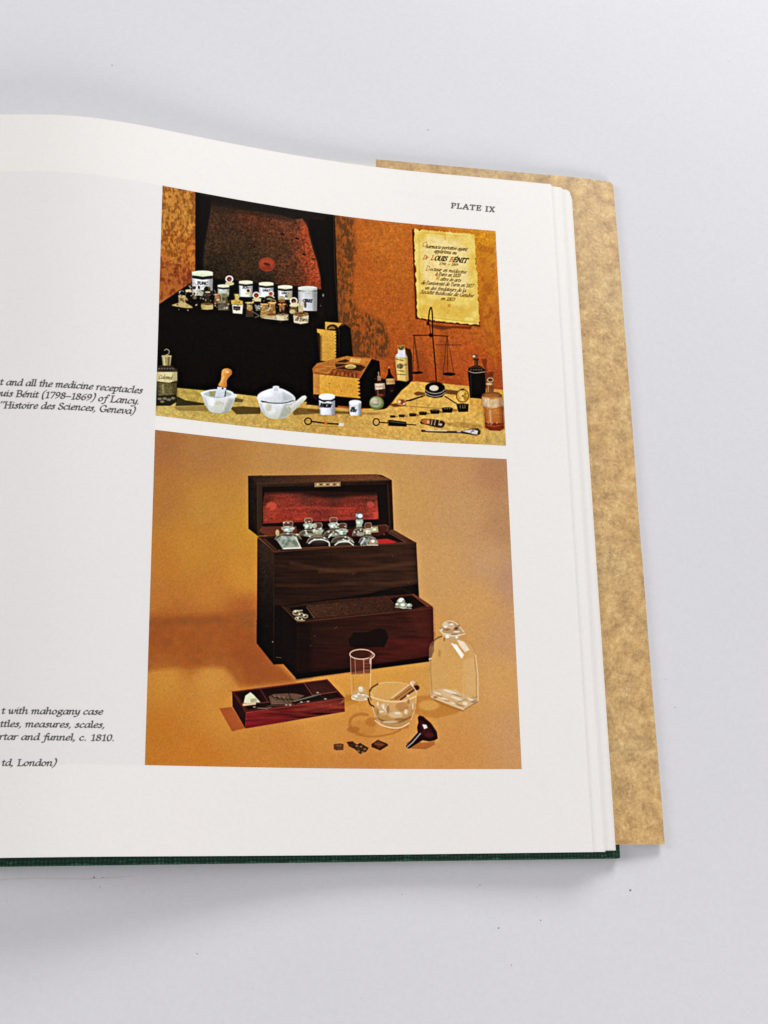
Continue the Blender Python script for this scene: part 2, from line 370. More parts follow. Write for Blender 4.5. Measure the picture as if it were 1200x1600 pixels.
# black plinth
frame(480, 480, 6.667)
P([(0, 140), (60, 200), (60, 600), (300, 560), (480, 540), (660, 538), (752, 562), (764, 740), (930, 765), (1090, 762), (1062, 800), (980, 870), (830, 1050), (800, 1062), (560, 1050), (430, 1035), (0, 1000)], K0, 1, .9)
P([(330, 200), (400, 180), (450, 220), (480, 540), (330, 560)], (16, 13, 10), 1, 2)
P([(680, 540), (750, 566), (762, 745), (930, 772), (1060, 768), (1050, 800), (830, 860), (560, 860)], (15, 12, 9), 1, 1.5)
# wooden drawers (two)
wood = lambda a, b, c, d: G(a, b, c, d, N1, .03)
P([(186, 152), (362, 166), (318, 215), (186, 235)], wood((206, 162, 66), (200, 150, 56), (190, 150), (360, 200)), 1, .8)
E(262, 225, 60, 46, (44, 26, 14), .95, .9, 0, 180, 360); E(256, 228, 34, 28, (170, 130, 60), 1, .9, 0, 180, 360)
for x in (240, 252, 264, 276): L([(x, 205), (x-4, 232)], 4, (60, 34, 16), .8, .6)
P([(100, 225), (300, 248), (300, 575), (134, 556), (130, 275), (102, 262)], wood((222, 166, 62), (206, 148, 50), (120, 240), (280, 560)), 1, .8)
P([(100, 270), (150, 300), (150, 560), (130, 556)], (70, 40, 16), .75, 3.5)
for y in (340, 415, 470, 520): L([(150, y), (290, y+12)], 3, (150, 98, 36), .4, .8)
for y in range(262, 560, 33): P([(288, y), (318, y-12), (318, y+16)], (16, 12, 8), 1, .5)
L([(318, 230), (320, 575)], 8, (12, 10, 8), 1, .6)
# lower drawer, inside and front
P([(100, 585), (410, 508), (668, 535), (545, 740), (60, 690), (52, 640)], wood((186, 112, 40), (150, 82, 30), (300, 560), (300, 720)), 1, .9)
P([(130, 590), (400, 612), (250, 660), (232, 700), (70, 670)], NC((168, 96, 36), (196, 126, 50), NW2, .7), .9, 1)
P([(290, 588), (370, 590), (560, 600), (610, 625), (560, 668), (300, 640)], (48, 26, 14), .85, 1.4)
P([(300, 575), (400, 578), (440, 560), (400, 540), (330, 560)], (40, 22, 12), .8, 1)
P([(440, 530), (620, 545), (590, 590), (450, 575)], (206, 122, 44), .9, 1); P([(455, 530), (560, 540), (540, 580), (440, 570)], (226, 190, 100), .9, .8)
for i in range(5): L([(465+i*17, 572), (478+i*17, 538)], 4, (150, 90, 40), .7, .6)
E(450, 618, 58, 24, (214, 184, 110), .95, .9); E(450, 628, 44, 12, (150, 110, 60), .6, .9); E(520, 640, 26, 12, (60, 36, 20), .9, .8)
P([(262, 640), (560, 672), (540, 738), (215, 700)], NC((170, 78, 28), (120, 60, 26), N3, .5), .95, 1)
for i in range(13): L([(250+i*22, 705+i*2), (262+i*21, 672+i*2)], 5, (208, 150, 80) if i % 2 else (60, 30, 16), .75, .6)
L([(205, 692), (262, 640), (400, 610)], 6, (212, 140, 60), .8, .8); L([(668, 535), (548, 738)], 7, (204, 130, 50), .9, .8)
P([(62, 692), (545, 742), (553, 950), (64, 905)], wood((230, 172, 62), (214, 150, 48), (80, 700), (500, 930)), 1, .8)
P([(62, 692), (130, 700), (130, 912), (64, 905)], (176, 104, 48), .6, 1.6)
for x, y in ((180, 720), (245, 765), (225, 800), (350, 880)): L([(x, y), (x+12, y-12)], 6, (130, 80, 24), .7, .7)
for y in range(765, 950, 38): P([(524, y), (555, y-14), (555, y+18)], (18, 13, 8), 1, .5)
L([(556, 742), (562, 955)], 8, (12, 10, 8), 1, .6)
L([(60, 915), (95, 958)], 6, (90, 70, 60), .7, .7)
# tall labelled bottle and two small dark ones
P([(1020, 420), (1075, 440), (1092, 500), (1100, 760), (1060, 770), (1040, 520)], (40, 22, 12), .9, 1.6)
P([(940, 400), (1000, 395), (1018, 430), (1020, 480), (1045, 520), (1052, 765), (1030, 775), (940, 760), (912, 540), (918, 500), (945, 475)], (208, 176, 96), 1, .8)
P([(944, 450), (1016, 445), (1022, 490), (1040, 525), (915, 520), (920, 500), (946, 478)], (214, 214, 220), 1, .8)
P([(940, 402), (1010, 396), (1016, 430), (990, 450), (960, 445)], (150, 120, 60), 1, .8); L([(950, 420), (975, 440), (1000, 410)], 9, (34, 26, 18), .9, .7)
P([(914, 530), (1040, 540), (1050, 755), (940, 745)], (222, 190, 104), 1, 1)
E(966, 615, 33, 28, (110, 92, 60), 1, .9); L([(920, 540), (1000, 556)], 8, (90, 66, 36), .8, .6); L([(950, 660), (1005, 668)], 12, (120, 80, 40), .8, .7)
L([(940, 698), (1020, 704)], 10, (110, 80, 40), .75, .7); scrib(1000, 600, 40, 24, 4, (120, 90, 50), .6); L([(1030, 560), (1035, 740)], 3, (150, 110, 50), .5)
P([(845, 640), (862, 645), (872, 690), (905, 740), (915, 800), (905, 880), (850, 890), (818, 800), (815, 740), (838, 700)], (30, 14, 10), 1, .9)
P([(818, 745), (910, 742), (914, 800), (822, 806)], (196, 152, 84), 1, .8); scrib(830, 775, 70, 22, 5, (120, 80, 50), .6, 1)
E(850, 628, 6, 8, (200, 180, 160), .9, .6); E(880, 870, 16, 10, (70, 50, 40), .8, .8); L([(842, 650), (868, 690)], 8, (50, 24, 18), .9, .7)
L([(742, 678), (745, 720)], 12, (170, 150, 110), .9, .7)
P([(728, 715), (765, 715), (770, 765), (800, 790), (812, 850), (812, 920), (790, 945), (720, 930), (700, 860), (702, 800), (730, 765)], (64, 26, 18), 1, .9)
P([(730, 715), (765, 716), (768, 765), (732, 765)], (160, 120, 84), 1, .9)
P([(702, 796), (806, 792), (810, 850), (708, 862)], (206, 190, 160), 1, .8); scrib(715, 828, 84, 22, 6, (140, 90, 70), .7, 2)
E(762, 915, 30, 12, (150, 70, 40), .8, .9); L([(700, 745), (812, 748)], 5, (110, 90, 70), .7, .7)
# round green tin
E(722, 998, 76, 72, (116, 130, 62), 1, .8, 10); E(716, 992, 66, 62, (150, 160, 100), 1, .8, 10); E(714, 990, 54, 50, (214, 202, 176), 1, .8, 10)
RG(714, 990, 40, 36, 5, (140, 150, 90), .8, .6); scrib(678, 975, 70, 20, 6, (170, 90, 70), .7, 3); scrib(684, 1010, 60, 18, 5, (120, 110, 80), .7, 4)
P([(770, 930), (830, 1030), (800, 1062), (740, 1070), (790, 1040), (800, 990)], (24, 20, 10), .8, 1)
# shadows on the table
P([(0, 1060), (120, 1070), (120, 1100), (0, 1085)], (96, 66, 28), .8, 2); P([(290, 1080), (440, 1088), (440, 1112), (290, 1110)], (104, 72, 30), .8, 2)
P([(565, 1095), (760, 1095), (790, 1105), (740, 1122), (570, 1120)], (150, 112, 50), .6, 2)
# two white pots
def pot(x0, x1, yt, yb, col=(228, 230, 240), band=True, rim=30):
    m_ = (x0+x1)/2; w = (x1-x0)/2
    P([(x0, yt), (x1, yt), (x1-2, yb), (m_+w*.6, yb+10), (m_-w*.6, yb+10), (x0+6, yb-4)], G(col, tuple(c*.8 for c in col), (m_-w*.2, yt), (x1, yt), N1, .02), 1, .8)
    E(m_, yt, w, rim, col, 1, .8); E(m_, yt-rim*.25, w*.9, rim*.6, tuple(min(255, c*1.06) for c in col), .8, 1)
pot(120, 289, 928, 1112)
cyl(120, 289, 985, 1105, .3, .3)
P([(118, 945), (160, 966), (250, 968), (290, 945), (290, 968), (250, 985), (215, 978), (175, 992), (120, 965)], (24, 20, 22), 1, .7)
text('PUNICUM', [(128, 1040), (242, 1046)], 5.2, col=(24, 22, 26), slant=.3, nib=(.9, .5, 20))
pot(435, 563, 990, 1120, rim=24); cyl(435, 563, 1010, 1120, .3, .3); L([(445, 1020), (500, 1030), (560, 1018)], 4, (150, 150, 160), .7, .8)
text('UNG.', [(458, 1062), (498, 1064)], 3.2, col=(30, 28, 32), slant=.1, nib=(.9, .5, 20)); text('ROSAT', [(448, 1088), (512, 1092)], 3.2, col=(30, 28, 32), slant=.1, nib=(.9, .5, 20))
frame(480, 480, 6.667); cyl(914, 1050, 470, 760, .35, .25, (90, 60, 24)); cyl(702, 812, 860, 930, .3, .3); cyl(703, 810, 802, 855, .35, .2, (90, 60, 40)); cyl(818, 912, 750, 800, .3, .2, (80, 50, 30))
E(722, 998, 76, 72, (40, 60, 20), .25, 6); E(700, 975, 30, 26, (240, 236, 220), .4, 3)
# parchment notice
frame(635, 350, 9.231)
gp = np.random.default_rng(3)
def ragged(pts, amp, n=14):
    out = []
    for i in range(len(pts)):
        a, b = np.array(pts[i], float), np.array(pts[(i+1) % len(pts)], float)
        for t in np.linspace(0, 1, n, endpoint=False): out.append(a+(b-a)*t+gp.normal(0, amp, 2))
    return out
pq = [(110, 75), (400, 95), (620, 122), (980, 148), (1000, 500), (1030, 1000), (1055, 1450), (700, 1425), (400, 1395), (150, 1345), (140, 900), (118, 400)]
P([(90+x*1.0-10, y+22) for x, y in [(0, 60), (20, 500), (50, 1340), (320, 1400), (900, 1450), (980, 1465), (900, 300), (400, 80)]], (84, 32, 12), .85, 1.8)
L([(97, 90), (105, 400), (128, 900), (142, 1360)], 26, (92, 36, 14), .9, 1.3)
P(ragged(pq, 6), NC((224, 186, 76), (234, 204, 102), N8, .5), 1, .8)
P([(300, 180), (760, 230), (900, 400), (900, 800), (880, 1020), (420, 1060), (230, 800), (220, 380)], NC((232, 206, 128), (238, 216, 156), N3, .4), .85, 10)
P([(180, 1150), (900, 1250), (960, 1400), (200, 1320)], (216, 168, 50), .5, 8); E(900, 1370, 70, 30, (238, 220, 130), .7, 3)
L([(215, 120), (880, 180)], 9, (176, 132, 40), .35, 1.4); L([(180, 150), (195, 1250)], 9, (180, 134, 40), .4, 1.4); L([(210, 1330), (720, 1392), (1010, 1420)], 8, (150, 106, 30), .5, 1.2)
L([(555, 150), (560, 230)], 18, (186, 150, 50), .4, 2); L([(630, 130), (930, 180)], 7, (244, 224, 150), .6, 1)
B0 = (88, 62, 26); R0 = (186, 98, 44); kw = dict(slant=.34, nib=(.62, .28, 30))
text('C', [(222, 318), (272, 330)], 9, col=R0, slant=.2, nib=(.5, .3, 30)); text('harmacie portative ayant', [(272, 345), (575, 365), (868, 388)], 6.5, col=B0, **kw)
text('appartenu au', [(390, 412), (715, 440)], 6.5, col=B0, **kw)
text('Dr', [(232, 508), (300, 512)], 7.5, col=R0, slant=.4, nib=(.7, .4, 20)); text('L', [(345, 518), (385, 520)], 8.5, col=R0, slant=.4, nib=(.8, .4, 20))
text('OUIS', [(395, 522), (572, 536)], 8.6, col=(58, 40, 20), slant=.4, nib=(.95, .38, 15)); text('B', [(612, 540), (655, 543)], 8.5, col=R0, slant=.4, nib=(.8, .4, 20))
text('ÉNIT', [(662, 546), (868, 562)], 8.8, col=(58, 40, 20), slant=.4, nib=(.95, .38, 15))
text('1798  -  1869', [(470, 588), (740, 604)], 4.5, col=B0, slant=.3, nib=(.6, .3, 30))
text('D', [(272, 668), (322, 676)], 9, col=R0, slant=.2, nib=(.5, .3, 30)); text('octeur en médecine', [(332, 672), (858, 716)], 6.5, col=B0, **kw)
text('à Paris en 1820', [(410, 744), (772, 768)], 6.5, col=B0, **kw)
text('M', [(415, 806), (470, 812)], 8, col=(206, 110, 50), slant=.2, nib=(.5, .3, 30)); text('aître ès arts', [(480, 814), (780, 838)], 6.5, col=B0, **kw)
text("de l'université de Turin en 1817", [(210, 868), (960, 916)], 6.5, col=B0, **kw)
text('un des fondateurs de la', [(262, 942), (850, 984)], 6.5, col=B0, **kw)
text('Société médicale de Genève', [(196, 1000), (960, 1060)], 7, col=B0, **kw)
text('en 1803', [(492, 1096), (690, 1112)], 6.5, col=B0, **kw)
text('*', [(585, 1210), (640, 1212)], 9, col=(180, 110, 40), slant=.1, nib=(.5, .3, 30), a=.8)
# balance
frame(500, 280, 3.75); D0 = (26, 20, 14)
L([(634, 850), (638, 790), (645, 758), (652, 755), (658, 800), (660, 920), (672, 1060), (682, 1200)], 7, D0, 1, .8, True)
L([(641, 850), (650, 930)], 4, D0, .8, .7); P([(622, 838), (640, 835), (640, 858), (626, 856)], D0, 1, .8)
L([(545, 915), (640, 914), (748, 920)], 5, D0, 1, .7); E(648, 914, 12, 11, D0, 1, .8)
for a_, b_ in (((548, 915), (576, 1130)), ((550, 915), (545, 1130)), ((553, 920), (582, 1130)), ((742, 922), (722, 1135)), ((745, 922), (748, 1135)), ((745, 922), (784, 1138))):
    L([a_, b_], 2.2, D0, .85, .7)
E(570, 1134, 32, 8, (22, 16, 12), 1, .8, -3); E(756, 1142, 38, 10, (22, 16, 12), 1, .8, 2)
frame(640, 520, 7.5)
P([(55, 710), (90, 690), (180, 700), (180, 730), (80, 735)], (112, 70, 26), .85, 1.5); P([(400, 660), (560, 680), (600, 700), (580, 730), (420, 715)], (104, 62, 24), .9, 1.6)
P([(180, 580), (280, 555), (390, 590), (380, 600)], (74, 40, 16), .7, 1.6)
P([(182, 640), (412, 640), (415, 710), (380, 755), (290, 765), (200, 745), (180, 700)], D0, 1, .8)
E(296, 635, 114, 54, (18, 14, 12), 1, .8); E(284, 648, 54, 34, (196, 186, 160), 1, .8); E(280, 645, 38, 24, (210, 200, 176), .8, 1)
for y in (0, 34): L([(184, 672+y), (230, 700+y), (300, 712+y), (370, 698+y), (410, 668+y)], 7, (214, 206, 176), .95, .6, True)
L([(184, 728), (225, 755)], 6, (150, 140, 110), .8, .6)
L([(180, 735), (90, 765), (0, 800)], 12, (92, 58, 24), .9, .9); L([(412, 745), (560, 838)], 11, (44, 30, 14), 1, .8)
L([(0, 862), (370, 888), (560, 905)], 7, (120, 90, 44), .9, .8)
# copper scoop and weights
frame(480, 480, 6.667)
L([(1000, 985), (1080, 965), (1200, 928)], 14, (56, 34, 14), 1, .9); P([(850, 1010), (930, 1000), (1040, 1030), (900, 1040)], (74, 48, 20), .8, 1.4); E(1160, 900, 50, 20, (120, 74, 30), .8, 1.4)
E(980, 992, 50, 40, (196, 128, 66), 1, .9, 10); E(985, 985, 30, 22, (120, 62, 24), .8, .9); E(960, 985, 16, 14, (240, 214, 160), .9, .9); L([(945, 1020), (1000, 1032), (1030, 1010)], 7, (110, 60, 24), .8, .8); E(1010, 1005, 12, 8, (246, 220, 170), .8, .7)
def weight(cx, cy, w, h):
    E(cx+w*.9, cy+h*.3, w*.9, h*.5, (120, 84, 34), .7, 1.4)
    P([(cx-w, cy-h*.4), (cx+w, cy-h*.3), (cx+w*.8, cy+h), (cx-w*.8, cy+h)], (28, 20, 12), 1, .8); E(cx, cy-h*.4, w, h*.42, (90, 66, 34), 1, .8); E(cx, cy-h*.3, w*.72, h*.25, (26, 18, 10), 1, .8)
    for i in range(3): E(cx-w*.4+i*w*.4, cy-h*.35, w*.1, h*.25, (190, 160, 100), .7, .5)
frame(500, 280, 3.75)
for c in ((425, 1389, 16, 8), (478, 1385, 18, 9), (542, 1379, 22, 11), (602, 1370, 24, 12), (672, 1360, 29, 15), (745, 1350, 33, 18)): weight(*c)
frame(640, 520, 7.5)
P([(545, 830), (690, 835), (685, 925), (570, 930)], (26, 20, 12), 1, .8); E(618, 850, 70, 24, (70, 52, 28), 1, .8); E(618, 855, 50, 16, (20, 14, 8), 1, .8)
for x in (590, 620, 645): L([(x, 845), (x+4, 885)], 8, (190, 160, 110), .7, .7)
E(619, 738, 76, 80, (110, 72, 22), 1, .8); E(619, 738, 66, 70, (206, 156, 56), 1, .8); E(606, 720, 30, 36, (238, 200, 110), .8, 1.5); E(620, 740, 10, 10, (90, 56, 18), 1, .8); E(645, 765, 26, 26, (150, 100, 34), .6, 1.5); P([(620, 745), (655, 700), (672, 720)], (120, 78, 24), .6, 1); P([(620, 745), (590, 790), (640, 795)], (244, 214, 140), .7, 1)
E(618, 664, 22, 10, (40, 30, 14), 1, .8)
# dark bottle, amber bottle
P([(840, 310), (900, 300), (905, 420), (900, 520), (870, 420)], (104, 38, 18), .7, 2.2); P([(885, 470), (975, 450), (985, 640), (900, 700)], (80, 34, 18), .6, 2)
P([(735, 300), (815, 300), (800, 330), (800, 385), (760, 385), (760, 325)], (70, 38, 22), 1, .9); E(768, 272, 36, 26, (120, 70, 40), 1, .9); E(752, 276, 16, 13, (234, 200, 160), .9, .8); L([(772, 330), (775, 380)], 8, (170, 110, 60), .6, 1)
P([(690, 410), (750, 385), (820, 385), (880, 425), (892, 600), (890, 760), (840, 772), (705, 762), (695, 600), (680, 460)], (20, 15, 12), 1, .9)
P([(685, 412), (745, 388), (822, 388), (882, 430), (870, 450), (700, 440)], (46, 28, 18), 1, .9); L([(690, 450), (760, 470), (880, 458)], 9, (196, 170, 140), .85, .7, True); L([(700, 408), (790, 396), (875, 420)], 4, (150, 110, 80), .7, .7)
for i in range(5): E(720+i*30, 434, 8, 5, (170, 130, 100), .7, .6)
P([(905, 560), (985, 560), (990, 640), (985, 690), (1040, 700), (1080, 725), (1085, 760), (845, 750), (850, 720), (905, 692)], (128, 74, 30), .9, .9)
E(944, 552, 40, 30, (90, 50, 24), 1, .9); RG(944, 552, 34, 24, 9, (220, 190, 140), .9, .8); E(935, 600, 46, 20, (170, 120, 70), .8, 1); E(930, 600, 30, 9, (236, 214, 180), .7, 1); L([(920, 625), (920, 690)], 8, (216, 180, 130), .8, .9); L([(960, 630), (965, 690)], 10, (100, 56, 24), .6, 1)
P([(845, 745), (1088, 755), (1092, 860), (1098, 1000), (1105, 1120), (1060, 1148), (940, 1145), (885, 1110), (870, 900), (848, 830)], G((196, 128, 58), (184, 96, 40), (960, 860), (1000, 1080), N1, .04), 1, .9)
P([(845, 752), (960, 778), (1088, 762), (1092, 862), (960, 885), (855, 862)], NC((214, 184, 140), (204, 160, 112), N3, .4), 1, .9)
L([(868, 800), (905, 830)], 20, (200, 176, 150), .6, 1); E(890, 800, 12, 24, (240, 214, 180), .5, 1.2); E(960, 735, 90, 20, (166, 102, 50), .8, 1.2)
P([(880, 1050), (1100, 1060), (1105, 1120), (1060, 1148), (940, 1145), (885, 1110)], (122, 40, 20), .9, 1.5); L([(890, 1078), (980, 1098), (1095, 1080)], 8, (206, 120, 60), .7, 1); L([(1085, 880), (1096, 1100)], 10, (130, 60, 26), .6, 1.2)
for i in range(3): E(920+i*50, 1055, 10, 14, (220, 150, 80), .6, 1)
cyl(848, 1090, 765, 860, .3, .35, (110, 60, 30)); cyl(872, 1098, 880, 1110, .4, .3, (110, 40, 16), 12); L([(715, 480), (722, 740)], 9, (90, 80, 74), .5, 1.6); L([(870, 480), (872, 740)], 5, (80, 64, 56), .4, 1.4)
# cork vial, spoon
P([(400, 1060), (560, 1040), (800, 1060), (870, 1110), (820, 1130), (520, 1105)], NC((166, 120, 48), (184, 140, 66), N3, .5), .75, 2)
P([(130, 1030), (160, 1008), (250, 1012), (380, 1030), (415, 1065), (380, 1112), (300, 1105), (180, 1075), (125, 1062)], (70, 44, 22), 1, .9, True)
P([(130, 1035), (160, 1010), (240, 1015), (235, 1075), (170, 1068)], (190, 110, 50), .9, 1); E(215, 1045, 14, 20, (232, 190, 140), .7, .9)
for x in (262, 300, 322, 350): L([(x, 1025), (x-10, 1080)], 11, (200, 180, 150) if x != 322 else (40, 26, 14), .8, .7)
E(362, 1075, 18, 14, (214, 200, 180), .8, .8)
L([(150, 1150), (400, 1162), (620, 1165), (720, 1168)], 24, (70, 54, 36), 1, .9); L([(190, 1146), (430, 1150)], 10, (224, 214, 196), .9, .8); L([(560, 1158), (720, 1155)], 14, (206, 196, 178), .9, .9)
P([(600, 1150), (740, 1120), (800, 1118), (832, 1150), (826, 1190), (780, 1204), (600, 1178)], (70, 58, 44), 1, .9); P([(610, 1150), (740, 1130), (800, 1150), (790, 1192), (740, 1185)], (216, 208, 196), .95, 1); L([(740, 1130), (712, 1180)], 8, (90, 74, 52), .8, .8); E(745, 1150, 14, 12, (120, 100, 80), .6, .9)
E(150, 1148, 18, 12, (40, 28, 16), 1, .8)
# syringes
frame(500, 280, 3.75)
P([(0, 1410), (40, 1425), (150, 1440), (240, 1452), (200, 1462), (60, 1445)], (196, 150, 66), .8, 1.4)
RG(329, 1423, 18, 20, 6, D0, 1, .7); L([(346, 1424), (400, 1428)], 6, D0, 1, .7); P([(396, 1412), (412, 1410), (505, 1422), (508, 1450), (400, 1445), (396, 1432)], (34, 27, 18), 1, .8)
L([(408, 1420), (500, 1430)], 5, (110, 96, 64), .8, .7); L([(506, 1436), (560, 1440)], 5, D0, 1, .7); L([(400, 1412), (398, 1444)], 4, (150, 130, 90), .7, .6); L([(350, 1410), (380, 1400)], 3, (120, 90, 40), .5)
frame(460, 620, 3.75)
RG(80, 143, 20, 19, 6.5, D0, 1, .7); L([(98, 144), (180, 155), (260, 160)], 8, D0, 1, .8); P([(176, 146), (194, 148), (192, 166), (174, 163)], (206, 116, 44), 1, .7)
P([(260, 152), (290, 154), (288, 174), (258, 172)], (220, 210, 180), 1, .7); P([(290, 156), (360, 168), (372, 176), (350, 182), (290, 174)], (206, 160, 84), 1, .8); L([(90, 168), (250, 176)], 3, (120, 90, 40), .6)
# front row left: flask, mortar, lidded pan
frame(240, 530, 4.615)
P([(165, 410), (230, 440), (365, 462), (360, 476), (160, 482)], (50, 42, 20), .9, 1.5); P([(140, 488), (400, 478), (420, 520), (180, 515)], (132, 108, 52), .7, 1.8); P([(545, 490), (640, 484), (770, 492), (770, 538), (600, 542)], (80, 62, 26), .9, 1.5)
P([(570, 420), (650, 435), (640, 455), (560, 450)], (84, 70, 30), .8, 1.5); P([(1000, 505), (1050, 495), (1200, 505), (1200, 535), (1010, 548)], (104, 76, 32), .8, 2)
P([(20, 200), (50, 185), (130, 188), (172, 215), (172, 300), (165, 400), (168, 450), (120, 480), (18, 480)], (40, 34, 22), 1, .9)
P([(58, 118), (130, 120), (122, 190), (66, 190)], (150, 138, 92), 1, .8); L([(75, 130), (80, 185)], 12, (200, 190, 140), .8, 1); L([(110, 130), (108, 185)], 12, (90, 78, 46), .8, 1); E(94, 122, 38, 8, (176, 160, 110), 1, .7)
L([(78, 80), (95, 72), (112, 85), (108, 105), (92, 112)], 6, (170, 160, 130), .9, .7, True); E(96, 95, 8, 10, (20, 16, 10), .8, .8)
P([(25, 215), (60, 195), (130, 195), (165, 222), (165, 236), (28, 236)], (58, 50, 38), 1, 1); [E(40+i*20, 212, 6, 5, (150, 140, 120), .6, .7) for i in range(6)]
P([(22, 236), (170, 236), (170, 300), (110, 314), (22, 304)], NC((206, 192, 140), (214, 202, 152), N3, .4), 1, .8); text('Calomel', [(34, 284), (132, 290)], 3.4, col=(104, 84, 44), slant=.3, nib=(.6, .3, 30))
P([(24, 312), (166, 316), (162, 400), (30, 410)], NC((116, 104, 62), (92, 80, 44), N1, .5), 1, 1); P([(20, 410), (160, 400), (166, 450), (120, 478), (18, 478)], (46, 40, 26), 1, 1.5)
for x, y in ((44, 430), (80, 428), (110, 436), (140, 425), (62, 450)): E(x, y, 16, 9, (150, 142, 104), .7, 1)
P([(20, 180), (0, 180), (0, 500), (16, 500)], (245, 240, 240), 0, .5)
cyl(22, 168, 245, 300, .35, .2, (100, 84, 40)); cyl(26, 164, 320, 400, .4, .25, (40, 34, 16))
CH_ = (222, 227, 230)
P([(345, 382), (350, 410), (360, 442), (374, 476), (390, 502), (404, 520), (430, 533), (470, 536), (515, 533), (542, 522), (560, 500), (574, 470), (584, 440), (590, 420), (602, 408), (575, 392), (462, 375)], G((226, 231, 234), (204, 204, 186), (460, 410), (470, 530)), 1, .8, True)
E(462, 394, 116, 34, CH_, 1, .8); E(462, 398, 102, 26, (176, 184, 176), 1, 1.2); P([(400, 375), (450, 372), (440, 414), (405, 410)], (150, 150, 96), .8, 1.4); L([(350, 400), (460, 428), (580, 402)], 8, (222, 228, 232), .8, .8, True); E(470, 462, 40, 16, (190, 186, 160), .5, 3)
P([(540, 430), (590, 425), (560, 500), (530, 528), (500, 530)], (120, 124, 110), .4, 4); P([(352, 410), (375, 420), (400, 515), (380, 490)], (150, 154, 150), .35, 2.5); E(420, 455, 22, 30, (248, 250, 252), .6, 4)
L([(400, 524), (465, 536), (545, 522)], 5, (150, 146, 120), .8, .8, True)
P([(570, 388), (600, 405), (585, 422), (560, 400)], (212, 218, 222), 1, .8)
P([(462, 342), (524, 352), (516, 414), (440, 418)], (206, 212, 220), 1, .8); L([(520, 372), (514, 412)], 8, (66, 66, 70), .9, .8); E(498, 356, 7, 6, (30, 30, 40), 1, .7)
P([(490, 240), (500, 218), (530, 210), (560, 222), (564, 250), (545, 272), (528, 300), (524, 348), (468, 334), (485, 295)], G((222, 156, 76), (168, 92, 28), (490, 270), (560, 290)), 1, .9, True); E(530, 236, 14, 10, (240, 200, 130), .7, 2); L([(486, 310), (505, 270)], 12, (236, 184, 110), .6, 1.6)
P([(752, 415), (754, 445), (762, 478), (774, 508), (790, 535), (810, 556), (838, 570), (880, 576), (925, 574), (958, 564), (984, 545), (998, 520), (1005, 490), (1008, 455), (1014, 430), (880, 400)], G((226, 231, 236), (202, 202, 182), (880, 470), (890, 575)), 1, .8, True)
P([(748, 412), (770, 385), (815, 365), (850, 355), (885, 350), (935, 360), (990, 390), (1020, 420), (1012, 440), (940, 460), (850, 458), (780, 440)], G((230, 233, 240), (208, 214, 220), (860, 360), (900, 455)), 1, .8, True)
P([(940, 470), (1005, 455), (995, 520), (950, 565), (900, 572)], (124, 126, 108), .4, 4.5); P([(756, 460), (780, 465), (815, 560), (780, 520)], (150, 152, 146), .35, 3); E(820, 400, 40, 18, (250, 252, 255), .6, 4); P([(930, 380), (1005, 415), (1000, 436), (930, 450)], (150, 156, 160), .4, 4); E(850, 520, 26, 22, (246, 248, 250), .45, 4)
L([(775, 446), (850, 460), (940, 460), (1010, 442)], 6, (60, 58, 50), .9, .8, True); P([(776, 444), (815, 450), (815, 456), (782, 456)], (50, 46, 34), .9, .8); E(830, 490, 22, 30, (176, 162, 112), .35, 3)
E(882, 346, 25, 10, (212, 216, 226), 1, .8); P([(872, 346), (894, 346), (900, 374), (866, 374)], (196, 200, 208), 1, .9)
P([(958, 482), (990, 476), (1070, 410), (1092, 405), (1105, 418), (1095, 438), (1030, 500), (972, 556)], G((218, 222, 222), (190, 186, 156), (1030, 440), (1060, 480)), 1, .9); E(974, 510, 16, 26, (168, 162, 120), .6, 2)
# row of jars and bottles in the chest
frame(260, 410, 8.5714)
def jar(fr, x0, x1, yt, yb, lab=None, lid=(214, 208, 180), band=True, body=(224, 226, 228), by=None, fs=4.5):
    frame(*fr); m_ = (x0+x1)/2; w = (x1-x0)/2; r = w*.22
    P([(x0, yt+r*2), (x1, yt+r*2), (x1-4, yb), (x0+4, yb-4)], G(body, tuple(c*.86 for c in body), (m_, yt), (x1, yt)), 1, .8)
    if band: P([(x0+4, yt+r*1.6), (m_, yt+r*2.2), (x1-2, yt+r*1.8), (x1-2, yt+r*3), (m_, yt+r*3.5), (x0+2, yt+r*2.8)], (30, 30, 20), 1, .7)
    P([(x0, yt), (x1, yt+6), (x1, yt+r*1.7), (m_, yt+r*2.1), (x0, yt+r*1.6)], lid, 1, .7); E(m_, yt+r*.4, w, r*.9, tuple(min(255, c*1.04) for c in lid), 1, .8)
    cyl(x0, x1, yt+r*3.4 if band else yt+r*2, yb-4, .34, .3)
    if lab: text(lab, [(x0+w*.5, by), (x1-w*.5, by+6)], fs, col=(26, 26, 36), slant=.05, nib=(1.0, .5, 20))
FA, FB = (260, 410, 8.5714), (380, 410, 8.5714)
jar(FA, 343, 622, 125, 445, 'PUNC', (206, 214, 186), by=296, fs=5.2)
text('N', [(420, 352), (450, 360)], 5.2, col=(26, 26, 36), slant=-.2, nib=(1., .5, 20))
P([(430, 375), (470, 370), (620, 380), (620, 460), (480, 460)], (16, 12, 10), .8, 1.5)
jar(FA, 686, 842, 303, 460, None, (206, 206, 180), body=(196, 198, 190)); jar(FA, 972, 1155, 252, 465, 'POM', by=352, fs=3.8)
jar(FB, 210, 405, 272, 470, 'UNG', by=388, fs=4); jar(FB, 464, 658, 314, 500, 'UNG', by=424, fs=4)
text('ROS', [(560, 466), (600, 470)], 3.6, col=(26, 26, 36), slant=.05, nib=(1., .5, 20))
P([(580, 400), (645, 405), (645, 480), (580, 500)], (176, 160, 96), .6, 1.5)
jar(FB, 735, 988, 330, 652, 'CERAT', (206, 206, 200), False, (204, 206, 210), by=530, fs=5)
